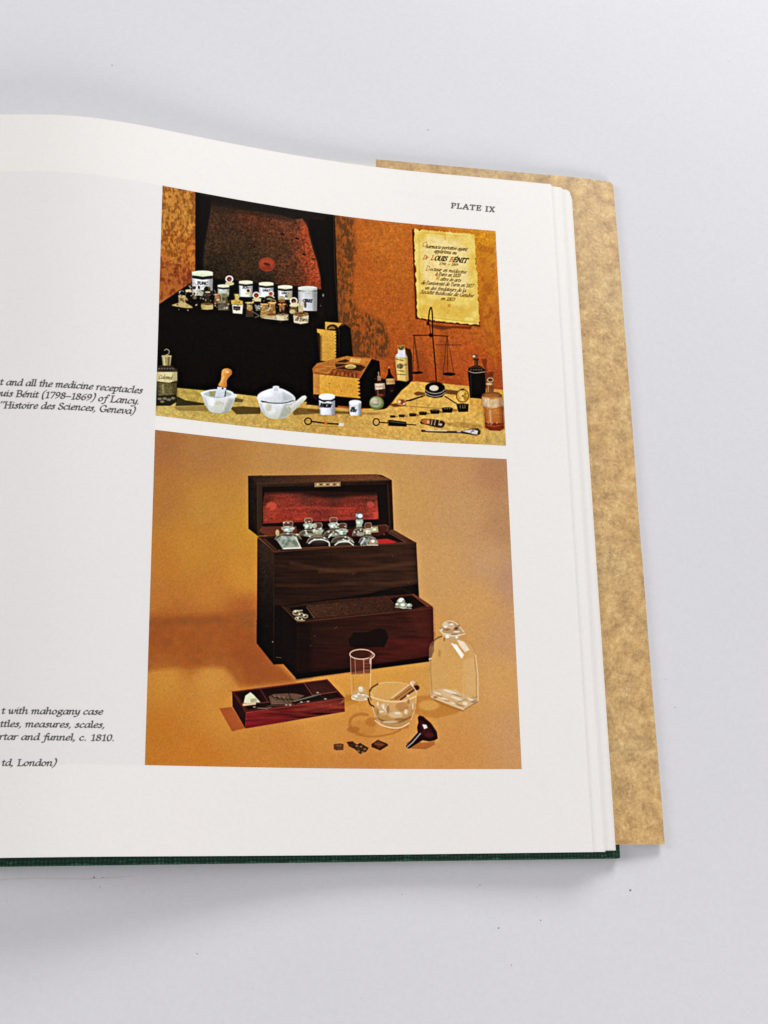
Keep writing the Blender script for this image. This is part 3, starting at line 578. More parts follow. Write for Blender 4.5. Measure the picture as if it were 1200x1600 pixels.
L([(740, 392), (860, 415), (985, 405)], 5, (160, 150, 120), .7, .9, True); L([(985, 360), (982, 640)], 12, (150, 150, 150), .5, 1.5)
def stop(x, y, r, inn=(110, 40, 24), rim=(220, 214, 196), neck=True):
    E(x, y, r, r*.9, rim, 1, .8); E(x, y+1, r*.62, r*.6, inn, 1, .8); E(x+r*.1, y+r*.2, r*.3, r*.15, (190, 140, 110), .5, .7)
    if neck: E(x+4, y+r*1.15, r*1.1, r*.45, (206, 190, 140), 1, .8)
def bot(x, yt, yb, w, body=(150, 130, 80), lab=None, dark=(34, 28, 20), nw=.45):
    P([(x-w*nw, yt), (x+w*nw, yt), (x+w*nw, yt+(yb-yt)*.42), (x+w*.9, yt+(yb-yt)*.55), (x+w, yb), (x-w, yb), (x-w*.9, yt+(yb-yt)*.55), (x-w*nw, yt+(yb-yt)*.42)], dark, 1, .9)
    L([(x-w*nw*.5, yt+4), (x-w*nw*.5, yt+(yb-yt)*.4)], w*.28, body, .9, .8); L([(x+w*nw*.6, yt+6), (x+w*nw*.5, yt+(yb-yt)*.38)], w*.16, tuple(c*.7 for c in body), .8, .8)
    E(x, yt, w*nw*1.35, 10, tuple(min(255, c*1.2) for c in body), .9, .7)
    if lab: P([(x-w, yb-(yb-yt)*.36), (x, yb-(yb-yt)*.32), (x+w, yb-(yb-yt)*.36), (x+w*.95, yb-8), (x, yb), (x-w*.95, yb-8)], lab, 1, .8)
frame(*FA)
stop(842, 224, 54); P([(790, 265), (905, 268), (870, 300), (815, 295)], (196, 186, 140), 1, .9)
P([(390, 370), (440, 360), (500, 400), (480, 455), (420, 440)], (176, 176, 150), .9, 1.2); P([(250, 365), (330, 360), (345, 400), (260, 400)], (200, 186, 140), 1, .9)
RG(360, 312, 38, 34, 9, (150, 140, 110), .9, .8); E(370, 340, 26, 22, (80, 60, 44), 1, 1); L([(300, 310), (325, 345)], 10, (220, 214, 200), .8, .8); bot(372, 400, 495, 34, (160, 144, 90)); E(380, 470, 26, 24, (130, 118, 80), .8, 1.2)
RG(205, 410, 34, 30, 8, (180, 180, 170), .9, .8, 0, 100, 330); P([(160, 440), (258, 445), (255, 540), (345, 590), (350, 612), (250, 612), (75, 580), (75, 568), (165, 540)], NC((160, 138, 82), (188, 166, 108), N3, .5), 1, .9); P([(180, 475), (230, 480), (226, 520), (180, 515)], (90, 64, 36), .7, 1); E(208, 452, 50, 12, (190, 170, 120), 1, .8)
bot(545, 440, 635, 82, (90, 70, 50), (186, 166, 106)); E(545, 555, 80, 16, (110, 84, 40), .8, 1); P([(470, 555), (515, 560), (515, 625), (470, 615)], (160, 134, 70), .6, 1.5)
E(545, 360, 44, 40, (30, 24, 16), 1, .9); RG(520, 345, 50, 28, 10, (140, 140, 110), .8, .9, 0, 180, 380); E(553, 398, 36, 12, (200, 186, 150), .9, .8); E(545, 470, 30, 40, (60, 44, 34), .8, 1.2)
bot(680, 430, 560, 48, (186, 140, 96), None, (90, 60, 40), .8); E(690, 470, 34, 44, (176, 122, 76), .8, 1.4); L([(640, 370), (660, 410)], 8, (200, 200, 200), .7, .8)
bot(765, 420, 640, 76, (140, 132, 96), None, (84, 76, 56), .7); RG(775, 420, 54, 38, 10, (180, 180, 140), .8, .9); P([(690, 565), (830, 570), (825, 640), (700, 635)], NC((118, 108, 82), (84, 76, 56), N1, .5), 1, 1); E(775, 440, 40, 26, (120, 124, 90), .8, 1.2); E(745, 530, 66, 18, (170, 150, 110), .6, 1.2)
P([(905, 420), (985, 425), (970, 500), (1020, 520), (1025, 565), (880, 560), (875, 515), (920, 495)], NC((206, 186, 110), (160, 136, 70), N1, .5), 1, 1)
P([(865, 505), (1020, 515), (1020, 570), (870, 560)], NC((204, 168, 76), (184, 146, 60), N3, .4), 1, .9); P([(880, 565), (1025, 572), (1015, 690), (890, 680)], (214, 206, 190), 1, .8); P([(893, 585), (990, 592), (985, 642), (898, 635)], (24, 20, 18), 1, .8); L([(910, 615), (975, 620)], 7, (190, 184, 170), .8, .5)
frame(*FB)
for x, y, rr, inn in ((68, 378, 34, (84, 30, 22)), (174, 440, 52, (130, 46, 26)), (370, 420, 42, (168, 52, 30))): stop(x, y, rr, inn)
P([(150, 480), (240, 480), (235, 530), (170, 520)], (204, 194, 140), 1, 1)
bot(85, 540, 730, 52, (196, 160, 96), None, (60, 50, 34), .9); E(85, 610, 38, 44, (190, 150, 84), .8, 1.2); E(90, 668, 30, 16, (100, 40, 26), 1, 1); L([(120, 655), (215, 715), (160, 738)], 9, (150, 140, 120), .8, .9)
P([(150, 560), (235, 590), (230, 640), (170, 650)], (150, 156, 130), .8, 1.3); E(210, 605, 20, 34, (190, 190, 170), .8, 1)
E(345, 480, 62, 34, (26, 20, 14), 1, .9); RG(345, 478, 58, 30, 9, (200, 190, 150), .8, .8, 0, 180, 350); E(350, 488, 40, 14, (160, 160, 100), .8, .9)
bot(285, 560, 735, 60, (190, 150, 86), None, (150, 118, 64), .8); bot(385, 540, 740, 56, (206, 160, 96), None, (140, 98, 50), .8); RG(400, 530, 34, 28, 10, (214, 170, 110), .9, .9)
P([(240, 640), (330, 640), (340, 740), (250, 730)], NC((196, 160, 90), (150, 116, 60), N1, .5), .9, 1.2)
P([(250, 735), (380, 690), (460, 730), (580, 745), (520, 775), (300, 755)], (186, 160, 110), .9, 1); E(370, 700, 60, 14, (110, 60, 34), .8, 1.2); L([(250, 742), (520, 775)], 10, (206, 200, 180), .9, .8)
E(515, 485, 46, 36, (170, 160, 120), 1, .9); E(515, 515, 42, 24, (140, 92, 60), 1, 1); bot(520, 560, 780, 80, (190, 140, 84), (204, 192, 160), (48, 36, 26), .55); E(520, 600, 34, 44, (170, 112, 62), .8, 1.3); E(535, 705, 78, 16, (170, 140, 96), .8, 1); P([(540, 720), (610, 730), (605, 775), (545, 770)], (176, 150, 104), .7, 1.2)
stop(675, 515, 54, (80, 44, 26)); E(690, 565, 60, 26, (214, 204, 160), 1, 1); P([(620, 590), (730, 600), (720, 700), (620, 680)], (120, 96, 60), .9, 1.3); E(660, 660, 40, 30, (200, 186, 140), .8, 1.3)
RG(775, 545, 34, 32, 11, (206, 180, 110), .9, .8); P([(735, 580), (805, 580), (803, 665), (738, 665)], NC((204, 190, 150), (186, 166, 120), N1, .4), 1, .9); E(830, 570, 18, 40, (70, 60, 36), .8, 1.3)
E(770, 690, 104, 28, (150, 112, 66), 1, .9); P([(668, 705), (770, 728), (876, 705), (870, 808), (770, 826), (678, 806)], NC((206, 196, 170), (196, 182, 150), N3, .4), 1, .8); text('de Paris', [(690, 778), (860, 790)], 5.5, col=(90, 64, 34), slant=.2, nib=(.8, .4, 30)); E(770, 686, 70, 14, (96, 60, 34), .7, 1)
gg_ = np.random.default_rng(17)
frame(260, 410, 8.5714)
for _ in range(150):
    x = gg_.uniform(100, 1900); y0_ = 470+(x-100)*.115; y = y0_+gg_.normal(0, 62)
    c = [(246, 240, 214), (206, 176, 110), (40, 28, 18), (150, 110, 62), (18, 14, 10)][gg_.integers(5)]
    E(x, y, gg_.uniform(4, 12), gg_.uniform(4, 16), c, gg_.uniform(.4, .8), .8, gg_.uniform(0, 90))
frame(380, 410, 8.5714)
E(1070, 440, 8, 18, (150, 160, 140), .8, 1); E(1036, 580, 8, 8, (110, 120, 100), .8, 1)

# ======================= LOWER PLATE =======================================
SPLIT = int((0)*SC)
UP = CAN.copy(); CAN[:] = 255
bg = field([(250, 690, (168, 108, 50)), (320, 700, (178, 122, 56)), (440, 710, (192, 142, 66)), (560, 720, (206, 160, 76)), (700, 730, (200, 150, 84)), (780, 730, (182, 132, 80)),
            (245, 780, (180, 120, 46)), (330, 790, (194, 138, 48)), (380, 830, (202, 144, 40)), (300, 860, (198, 136, 40)), (250, 880, (192, 124, 38)), (380, 900, (208, 142, 40)),
            (640, 780, (204, 158, 78)), (720, 800, (200, 156, 88)), (790, 820, (186, 140, 84)), (690, 880, (208, 162, 84)), (760, 880, (202, 158, 96)), (800, 900, (192, 148, 100)),  # paler right side: sheen of the glossy paper painted into the ground colours
            (740, 940, (212, 162, 82)), (800, 1000, (204, 156, 92)), (780, 1060, (214, 164, 84)), (690, 1060, (216, 160, 66)), (600, 1060, (220, 160, 56)), (810, 1150, (206, 156, 88)),
            (240, 930, (190, 118, 40)), (330, 925, (196, 126, 40)), (250, 990, (158, 80, 28)), (330, 990, (170, 92, 34)), (300, 1020, (168, 86, 28)), (380, 960, (176, 94, 34)), (380, 1010, (172, 78, 28)),
            (260, 1060, (206, 142, 44)), (330, 1060, (212, 148, 52)), (350, 1110, (210, 142, 46)), (250, 1150, (196, 122, 30)), (300, 1180, (202, 124, 32)), (450, 1180, (206, 132, 44)), (560, 1190, (206, 134, 50)),
            (700, 1180, (212, 148, 66)), (640, 1130, (216, 152, 62)), (500, 1130, (214, 148, 54)), (520, 1060, (222, 156, 54)), (640, 1020, (216, 158, 60))], 26)
bg = bg*np.array((.985, .945, 1.04), np.float32); bg = bg*(1+.012*N1)[..., None]
frame(0, 0, 1)
CAN[:] = bg
frame(220, 930, 4)   # shadow cast to the left
P([(0, 150), (200, 128), (450, 118), (724, 100), (724, 300), (900, 480), (960, 540), (620, 575), (570, 500), (520, 452), (250, 450), (0, 480)], NC((166, 84, 28), (150, 76, 28), N8, .3), .68, 9)
P([(0, 160), (300, 142), (500, 140), (600, 170), (0, 200)], (138, 76, 32), .5, 8); P([(600, 330), (724, 250), (724, 300), (840, 430), (960, 520), (960, 545), (660, 560)], (156, 74, 28), .6, 9); P([(600, 110), (724, 90), (724, 240), (620, 180)], (140, 84, 40), .35, 8)
P([(490, 708), (570, 698), (655, 830), (570, 852)], (168, 76, 30), .95, 1.6)
# chest body
MH = (40, 22, 14)
frame(380, 720, 4)
def mah(c1, c2, a_, b_, amp=.10): return G(c1, c2, a_, b_, NHZ, amp)
P([(88, 480), (195, 570), (1080, 510), (1098, 860), (1185, 920), (1192, 1190), (1165, 1255), (335, 1365), (250, 1270), (190, 1272), (85, 1140)], (20, 12, 9), 1, .9)
P([(30, 95), (115, 92), (120, 450), (90, 470), (32, 425)], G((34, 22, 15), (24, 15, 10), (40, 100), (60, 450), N1, .1), 1, .8)
P([(30, 95), (830, 85), (865, 90), (928, 122), (940, 430), (85, 470), (85, 145)], G((46, 28, 17), (36, 18, 12), (100, 120), (900, 400), N1, .08), 1, .8)
P([(30, 95), (830, 86), (925, 120), (85, 142)], G((50, 32, 20), (110, 60, 32), (100, 110), (720, 110), N1, .06), 1, .8)
L([(70, 97), (830, 87), (868, 92)], 3, (120, 84, 50), .6, .8); L([(85, 145), (925, 124)], 4, (86, 58, 34), .7, .8)
P([(118, 165), (900, 150), (912, 400), (120, 440)], (16, 9, 7), 1, 1)
red = field([(415, 780, (96, 30, 20)), (425, 792, (186, 56, 36)), (480, 778, (110, 38, 26)), (470, 800, (186, 50, 34)), (520, 772, (80, 34, 24)), (540, 800, (176, 46, 32)), (580, 775, (120, 40, 28)), (588, 805, (196, 54, 40)), (500, 790, (150, 42, 30)), (440, 812, (170, 44, 28))], 12)
red = red*np.array((.86, .98, 1.0), np.float32); red = red*(1+.08*N1+.05*NHZ)[..., None]
P([(135, 195), (400, 190), (835, 200), (848, 366), (600, 375), (330, 390), (125, 395), (122, 260)], red, 1, 1.6)
P([(120, 165), (900, 150), (850, 215), (500, 235), (350, 205), (140, 205)], (22, 10, 8), .75, 5); P([(440, 225), (700, 240), (720, 275), (500, 290)], (100, 34, 24), .4, 5)
E(175, 285, 32, 26, (214, 74, 50), .7, 2.5); E(160, 300, 12, 9, (120, 30, 20), .5, 1.5); E(795, 275, 22, 20, (214, 76, 56), .6, 2); E(825, 345, 14, 22, (214, 66, 46), .7, 2); L([(250, 300), (420, 292), (700, 300)], 10, (206, 64, 42), .35, 2.5)
P([(836, 175), (905, 155), (912, 400), (848, 385)], (20, 12, 9), 1, 1); L([(902, 150), (915, 410)], 8, (56, 32, 20), .9, .8)
L([(88, 150), (92, 460)], 7, (60, 38, 24), .8, .8); P([(92, 150), (118, 165), (120, 440), (92, 462)], (50, 32, 20), .9, 1)
P([(95, 440), (120, 410), (330, 396), (340, 470), (180, 490)], (104, 44, 26), .9, 1.5); L([(95, 470), (200, 476), (330, 468)], 6, (110, 66, 42), .8, .9); P([(130, 392), (850, 366), (905, 380), (905, 400), (130, 412)], (28, 12, 9), .95, 1.2)
P([(445, 138), (608, 132), (608, 160), (445, 165)], (150, 116, 76), 1, .8); [E(465+i*21, 149, 7, 6, (70, 40, 24) if i % 2 else (220, 186, 130), .8, .7) for i in range(7)]
# box opening
P([(95, 474), (330, 465), (905, 398), (940, 435), (1078, 512), (195, 570)], (50, 26, 17), 1, .9)
P([(140, 484), (330, 470), (880, 425), (1020, 495), (1010, 510), (210, 556)], (26, 13, 10), 1, 1)
P([(650, 430), (895, 405), (905, 440), (850, 470), (650, 480)], (70, 28, 20), .9, 1.6); L([(700, 415), (890, 402), (905, 415), (900, 440)], 6, (110, 66, 44), .8, .8)
P([(840, 492), (900, 488), (962, 508), (840, 522)], (176, 30, 28), 1, 1.4); E(880, 460, 8, 6, (150, 50, 30), .7, .8)
P([(905, 438), (940, 432), (1078, 512), (1018, 510)], G((96, 56, 36), (66, 32, 20), (920, 440), (1060, 510)), 1, .8); L([(905, 448), (1010, 508)], 4, (140, 92, 64), .8, .7)
L([(195, 570), (500, 548), (1078, 514)], 9, (80, 40, 24), .95, .8); L([(240, 552), (520, 538), (700, 530)], 4, (150, 100, 60), .7, .7); L([(95, 478), (195, 570)], 7, (84, 46, 30), .9, .8); L([(130, 490), (210, 560)], 4, (110, 66, 44), .6, .7)
L([(842, 520), (1015, 510)], 5, (116, 50, 34), .8, .8)
# front and side panels
P([(90, 485), (195, 575), (190, 1270), (85, 1140)], G((48, 30, 20), (16, 10, 8), (130, 560), (140, 1000), N1, .1), 1, .9)
P([(195, 575), (1080, 516), (1098, 862), (990, 800), (250, 905), (250, 1270), (192, 1272)], mah((34, 18, 12), (50, 28, 18), (220, 900), (1000, 650)), 1, .9)
for (a_, b_, c_, w_, al) in (((300, 640), (700, 700), (92, 54, 32), 22, .35), ((480, 690), (1070, 640), (104, 60, 34), 26, .35), ((210, 780), (760, 760), (70, 40, 24), 16, .4), ((780, 760), (1080, 750), (120, 72, 40), 12, .3), ((220, 650), (400, 672), (84, 48, 28), 10, .4), ((600, 600), (1060, 570), (70, 36, 24), 20, .3)):
    L([a_, ((a_[0]+b_[0])/2, (a_[1]+b_[1])/2+10), b_], w_, c_, al, 4.5, True)
P([(850, 810), (1090, 770), (1098, 860), (985, 795), (700, 870)], (14, 9, 7), .85, 3)
L([(192, 590), (190, 1250)], 5, (52, 32, 22), .6, 1); L([(1080, 516), (1098, 860)], 4, (96, 56, 38), .6, .9); P([(85, 1000), (190, 1100), (190, 1270), (85, 1140)], (14, 9, 8), .7, 4)
P([(195, 900), (250, 910), (250, 1270), (192, 1272)], (14, 9, 8), .9, 2); L([(205, 1228), (238, 1232)], 4, (130, 110, 80), .6, .7); E(184, 1132, 3, 4, (200, 190, 170), .8, .7)
# drawer pulled out
P([(245, 912), (560, 870), (1060, 832), (1100, 862), (1185, 918), (335, 1008)], G((44, 24, 16), (64, 30, 20), (300, 950), (1000, 880), N1, .08), 1, .9)
P([(290, 920), (395, 905), (440, 985), (340, 1000)], (20, 12, 8), 1, 1); P([(915, 862), (1055, 842), (1145, 905), (1040, 935), (920, 905)], (22, 12, 9), 1, 1); P([(1050, 835), (1068, 833), (1185, 912), (1150, 915)], (110, 52, 34), 1, .8)
P([(400, 905), (915, 862), (940, 900), (1040, 932), (445, 982)], G((66, 38, 24), (54, 28, 18), (420, 940), (1000, 900), N1, .1), 1, 1); L([(918, 870), (940, 895)], 4, (110, 60, 40), .8, .7)
L([(396, 915), (442, 982)], 5, (120, 76, 48), .8, .7); L([(245, 912), (335, 1006)], 6, (74, 44, 30), .9, .8)
P([(335, 1010), (1185, 920), (1192, 1190), (1165, 1240), (335, 1365), (325, 1200)], mah((36, 17, 12), (58, 22, 16), (400, 1200), (1100, 1120), .08), 1, .9)
P([(245, 915), (335, 1010), (335, 1365), (250, 1270)], (18, 11, 9), 1, 1); L([(335, 1010), (600, 982), (1185, 922)], 5, (96, 50, 32), .85, .8)
P([(335, 1190), (700, 1150), (1190, 1080), (1165, 1245), (335, 1365)], mah((40, 14, 11), (84, 22, 18), (500, 1250), (1120, 1190), .1), .6, 8); P([(1000, 930), (1185, 925), (1190, 1100), (1100, 1080)], (88, 30, 20), .4, 10); L([(880, 1100), (1080, 1180)], 30, (100, 26, 20), .3, 8)
P([(335, 1330), (700, 1290), (1165, 1220), (1165, 1250), (335, 1365)], (12, 8, 7), .8, 2); P([(330, 1010), (420, 1010), (430, 1350), (335, 1362)], (14, 9, 8), .6, 8)
P([(655, 1120), (690, 1075), (780, 1070), (850, 1045), (890, 1060), (908, 1105), (880, 1165), (800, 1165), (700, 1170), (670, 1160)], (20, 11, 10), .95, 1.6)
# glass bottles
GLS = (186, 200, 178)
def gl(cx, cy, w, h, stopper=True, seed=0, tint=GLS, base=True):
    g = np.random.default_rng(seed)
    if stopper:
        P([(cx-w*.3, cy-h*.98), (cx+w*.3, cy-h*1.0), (cx+w*.34, cy-h*.72), (cx+w*.2, cy-h*.66), (cx-w*.28, cy-h*.66), (cx-w*.36, cy-h*.74)], (116, 66, 48), .75, .9)
        L([(cx-w*.3, cy-h*.72), (cx-w*.34, cy-h*.9), (cx-w*.2, cy-h), (cx+w*.25, cy-h), (cx+w*.36, cy-h*.86), (cx+w*.28, cy-h*.7)], 5.5, (206, 208, 186), .7, .8, True)
    E(cx, cy-h*.55, w*.46, h*.16, tint, .8, .9); P([(cx-w*.36, cy-h*.62), (cx+w*.36, cy-h*.62), (cx+w*.32, cy-h*.34), (cx-w*.32, cy-h*.34)], tuple(c*.82 for c in tint), .85, 1)
    E(cx-w*.12, cy-h*.5, w*.14, h*.1, (240, 244, 230), .8, 1); RG(cx, cy-h*.6, w*.5, h*.08, 5, (214, 216, 194), .6, .8); [E(cx+g.uniform(-.4, .4)*w, cy-h*g.uniform(.35, .95), w*.09, h*.035, (250, 252, 240), .75, .8) for _ in range(5)]; [E(cx+g.uniform(-.4, .4)*w, cy-h*g.uniform(.35, .9), w*.12, h*.04, (70, 60, 44), .5, 1) for _ in range(4)]
    if base:
        P([(cx-w*.34, cy-h*.34), (cx+w*.34, cy-h*.34), (cx+w*.85, cy-h*.1), (cx+w, cy+h*.1), (cx-w, cy+h*.14), (cx-w*.85, cy-h*.1)], (92, 82, 62), .75, 1.2)
        L([(cx-w*.95, cy+h*.1), (cx-w*.7, cy-h*.14), (cx, cy-h*.24), (cx+w*.7, cy-h*.14), (cx+w*.95, cy+h*.1)], 6, (204, 210, 190), .55, 1.2, True)
        E(cx+w*.1, cy+h*.05, w*.55, h*.1, tuple(c*.9 for c in tint), .7, 1.6)
        for _ in range(4): E(cx+g.uniform(-.7, .7)*w, cy-g.uniform(0, .25)*h, w*.1, h*.05, (236, 240, 226), .7, .9)
frame(420, 790, 6)
for cx, cy, w, h, s in ((370, 270, 100, 150, 2), (605, 270, 100, 155, 4), (850, 260, 70, 190, 8)): gl(cx, cy, w, h, s != 8, s)
E(846, 100, 42, 36, (90, 80, 78), 1, .9); E(855, 98, 24, 20, (236, 240, 236), .9, 1); E(825, 92, 12, 16, (180, 180, 180), .8, .9); P([(815, 135), (880, 130), (870, 200), (820, 205)], (170, 180, 160), .85, 1); E(840, 160, 16, 12, (230, 234, 220), .9, .9)
P([(1010, 320), (1120, 318), (1185, 350), (1030, 360)], (176, 36, 28), 1, 1.4)
P([(955, 200), (1020, 195), (1028, 250), (970, 255)], (176, 176, 130), .8, 1); E(990, 225, 18, 12, (230, 232, 200), .8, .9)
gl(180, 300, 130, 150, True, 1, (190, 206, 192)); P([(70, 320), (130, 285), (260, 290), (305, 400), (130, 408)], NC((130, 138, 118), (168, 182, 166), N3, .5), .85, 1.2)
P([(130, 398), (300, 392), (308, 404), (135, 410)], (232, 240, 228), .95, .9); L([(250, 300), (300, 400)], 9, (214, 220, 200), .9, .8); E(80, 255, 18, 30, (206, 196, 130), .8, 1); L([(70, 325), (110, 290)], 8, (150, 150, 130), .8, .9)
gl(460, 330, 110, 165, True, 3); E(465, 350, 84, 26, (44, 30, 22), .85, 1.6); L([(375, 355), (420, 325), (500, 320), (560, 345), (568, 378)], 11, (226, 230, 214), .9, .8, True); E(425, 190, 26, 24, (200, 206, 180), .7, 1); E(455, 270, 50, 30, (140, 128, 90), .6, 1.3)
gl(690, 330, 110, 160, True, 5); E(700, 360, 76, 20, (70, 54, 40), .7, 1.6); L([(620, 370), (660, 345), (740, 340), (790, 370)], 12, (220, 228, 220), .9, .8, True); L([(560, 300), (590, 265)], 12, (230, 232, 214), .9, .8); L([(740, 300), (795, 350)], 8, (210, 216, 196), .8, .8)
gl(930, 330, 90, 165, True, 6, (196, 184, 140)); P([(860, 330), (940, 295), (1020, 320), (1025, 375), (860, 380)], NC((150, 156, 150), (96, 84, 70), N1, .6), .9, 1.2); E(975, 345, 40, 24, (176, 130, 90), .8, 1.2); E(975, 335, 18, 14, (246, 244, 236), .9, 1); L([(862, 360), (900, 310)], 12, (196, 210, 214), .9, .9); L([(920, 370), (1020, 372)], 8, (220, 214, 190), .8, .8)
frame(380, 720, 4)   # stoppers in the drawer
for x, y, r_ in ((330, 950, 24), (360, 965, 22), (388, 972, 18), (335, 985, 14)): E(x, y, r_, r_*.75, (90, 72, 50), .9, .9); RG(x, y, r_*.8, r_*.6, 5, (190, 180, 140), .8, .7)
[E(x, y, 7, 5, (236, 228, 196), .8, .8) for x, y in ((325, 944), (352, 960), (380, 966), (340, 982), (366, 990))]
L([(318, 940), (368, 936)], 8, (200, 190, 150), .8, .8); E(360, 998, 28, 6, (190, 170, 120), .7, .8)
for x, y, r_ in ((985, 880, 26), (1000, 905, 28), (1038, 905, 18), (965, 900, 16)): E(x, y, r_, r_*.75, (150, 156, 130), .9, .9); E(x-4, y-4, r_*.5, r_*.35, (228, 232, 216), .9, .9)
E(988, 866, 16, 9, (236, 238, 224), .9, .8); L([(950, 915), (1050, 925)], 6, (200, 204, 180), .7, .8)
# small tray
frame(350, 1040, 5.714)
P([(920, 125), (1075, 290), (1160, 260), (1200, 330), (1080, 370), (1075, 300)], (186, 118, 36), .55, 2.5); P([(30, 225), (70, 215), (75, 240)], (150, 100, 50), .3, 2)
P([(72, 232), (920, 122), (1075, 292), (195, 422)], (72, 24, 20), 1, .9)
P([(100, 245), (900, 138), (1045, 280), (215, 395)], (34, 15, 12), 1, 1)
P([(72, 232), (195, 422), (190, 560), (76, 365)], (40, 16, 14), 1, .9)
P([(195, 422), (1075, 292), (1078, 412), (192, 562)], G((112, 22, 22), (100, 32, 24), (220, 540), (1050, 330), NHZ, .2), 1, .8)
P([(200, 500), (560, 460), (560, 500), (195, 556)], (128, 20, 28), .5, 4); L([(640, 400), (1020, 335)], 24, (136, 52, 34), .4, 4); L([(780, 420), (1030, 370)], 10, (150, 56, 36), .35, 2)
L([(72, 232), (920, 124)], 7, (140, 62, 40), .9, .8); L([(195, 420), (1075, 292)], 6, (150, 60, 48), .8, .8); L([(72, 232), (195, 420)], 6, (86, 36, 26), .9, .8); L([(920, 124), (1075, 290)], 6, (84, 34, 26), .9, .8)
L([(320, 205), (345, 245), (395, 330)], 7, (110, 42, 36), .85, .8); L([(715, 155), (790, 265)], 8, (120, 58, 42), .9, .8); L([(160, 352), (400, 325)], 8, (120, 46, 36), .8, .8); L([(790, 265), (1005, 232)], 9, (132, 56, 40), .9, .8)
P([(735, 160), (895, 142), (1000, 225), (800, 260)], (66, 26, 20), .8, 2); P([(350, 215), (700, 170), (760, 262), (660, 285), (400, 290)], (26, 12, 10), .8, 2)
P([(175, 335), (190, 270), (235, 238), (265, 262), (325, 328), (285, 330), (240, 338)], (216, 214, 176), 1, .9); P([(235, 300), (285, 290), (300, 320), (240, 335)], (150, 140, 100), .7, 1.2); P([(165, 340), (285, 328), (285, 348), (170, 362)], (214, 176, 140), 1, .8)
P([(400, 275), (440, 255), (560, 248), (640, 250), (720, 268), (640, 310), (600, 340), (420, 350)], (96, 66, 48), 1, 1.3)
for i in range(9): L([(420+i*6, 272+i*4), (470+i*20, 290+i*2), (560+i*8, 335)], 5, (30, 20, 14), .85, .7, True); 
for i in range(5): L([(430, 282+i*14), (520, 275+i*16), (600, 318+i*8)], 3.4, (156, 120, 90), .6, .7, True)
for i in range(7): L([(425+i*22, 262+i*3), (450+i*18, 300), (590, 345)], 3, (184, 150, 118) if i % 2 else (24, 16, 12), .7, .6, True)
L([(620, 322), (860, 258)], 4, (190, 180, 160), .8, .6); L([(660, 340), (780, 310), (880, 290)], 3, (170, 156, 136), .7, .6); L([(300, 380), (380, 384), (420, 372)], 5, (170, 150, 130), .8, .6)
L([(575, 245), (600, 300), (640, 350)], 6, (26, 18, 12), 1, .7, True); L([(600, 318), (700, 295), (850, 255)], 8, (90, 78, 64), 1, .8); L([(850, 262), (905, 300)], 7, (60, 50, 40), 1, .8); P([(760, 290), (850, 262), (890, 285), (860, 305), (770, 318)], (26, 18, 14), 1, 1)
for x, y in ((835, 242), (750, 322), (690, 325), (590, 352), (555, 352), (270, 370), (905, 298)): E(x, y, 12, 7, (190, 180, 160), .7, .8)
L([(275, 375), (360, 380), (400, 360)], 5, (110, 90, 80), .7, .8); L([(400, 360), (620, 345)], 6, (140, 110, 90), .5, 1)
# measuring glass, mortar, flask, funnel, lozenges
frame(530, 1000, 5)
P([(50, 425), (100, 430), (100, 470), (0, 500), (40, 450)], (176, 108, 30), .6, 2)
P([(600, 440), (720, 430), (770, 470), (960, 545), (900, 580), (760, 610), (640, 600), (570, 560)], (184, 112, 36), .6, 2.5); E(700, 510, 80, 40, (226, 170, 84), .6, 4)
E(180, 690, 110, 60, (196, 122, 44), .5, 4); RG(190, 660, 110, 80, 22, (176, 104, 34), .7, 2.2, 10, 90, 280); L([(140, 740), (260, 755), (400, 735), (480, 700)], 14, (178, 106, 36), .8, 2, True); E(110, 700, 50, 26, (172, 100, 36), .7, 2.2); E(250, 640, 46, 36, (176, 102, 34), .6, 2.5); P([(280, 640), (400, 700), (545, 660), (540, 690), (400, 705)], (182, 100, 30), .6, 2)
P([(85, 115), (270, 120), (248, 240), (248, 262), (88, 272)], (74, 28, 20), .45, 1.5)
P([(100, 150), (250, 150), (248, 255), (95, 262)], (124, 56, 38), .6, 2)
E(172, 112, 88, 36, (66, 28, 20), .85, 1); RG(172, 112, 90, 38, 8, (236, 190, 160), .95, .8); P([(235, 80), (272, 112), (262, 140), (230, 145)], (110, 56, 40), .5, 1); L([(245, 90), (274, 115), (262, 138), (240, 150)], 8, (240, 200, 170), .9, .8, True)
L([(88, 130), (92, 300), (98, 420)], 5, (226, 176, 140), .8, .8); L([(248, 145), (244, 300), (240, 400)], 7, (242, 210, 176), .8, .8); L([(122, 150), (128, 270)], 5, (214, 156, 120), .7, .8); L([(190, 155), (192, 265)], 6, (230, 176, 140), .8, .8)
for y in (160, 185, 210, 235): L([(192, y), (240, y-2)], 3, (206, 150, 110), .5, .7)
P([(95, 270), (245, 262), (238, 400), (215, 440), (110, 440)], (214, 150, 64), .35, 1.2); L([(110, 285), (115, 400)], 5, (180, 120, 50), .5, 1)
P([(135, 385), (160, 358), (190, 362), (210, 395), (225, 440), (225, 470), (160, 478), (95, 460), (95, 430)], (196, 168, 120), .7, 1.2); E(160, 445, 66, 22, (206, 186, 150), .6, 1.2); RG(162, 448, 66, 24, 6, (230, 214, 186), .8, .8); E(168, 385, 20, 22, (240, 226, 196), .7, 1.4); E(130, 440, 14, 8, (246, 236, 214), .9, 1); L([(130, 415), (210, 418)], 4, (150, 110, 60), .5, .8)
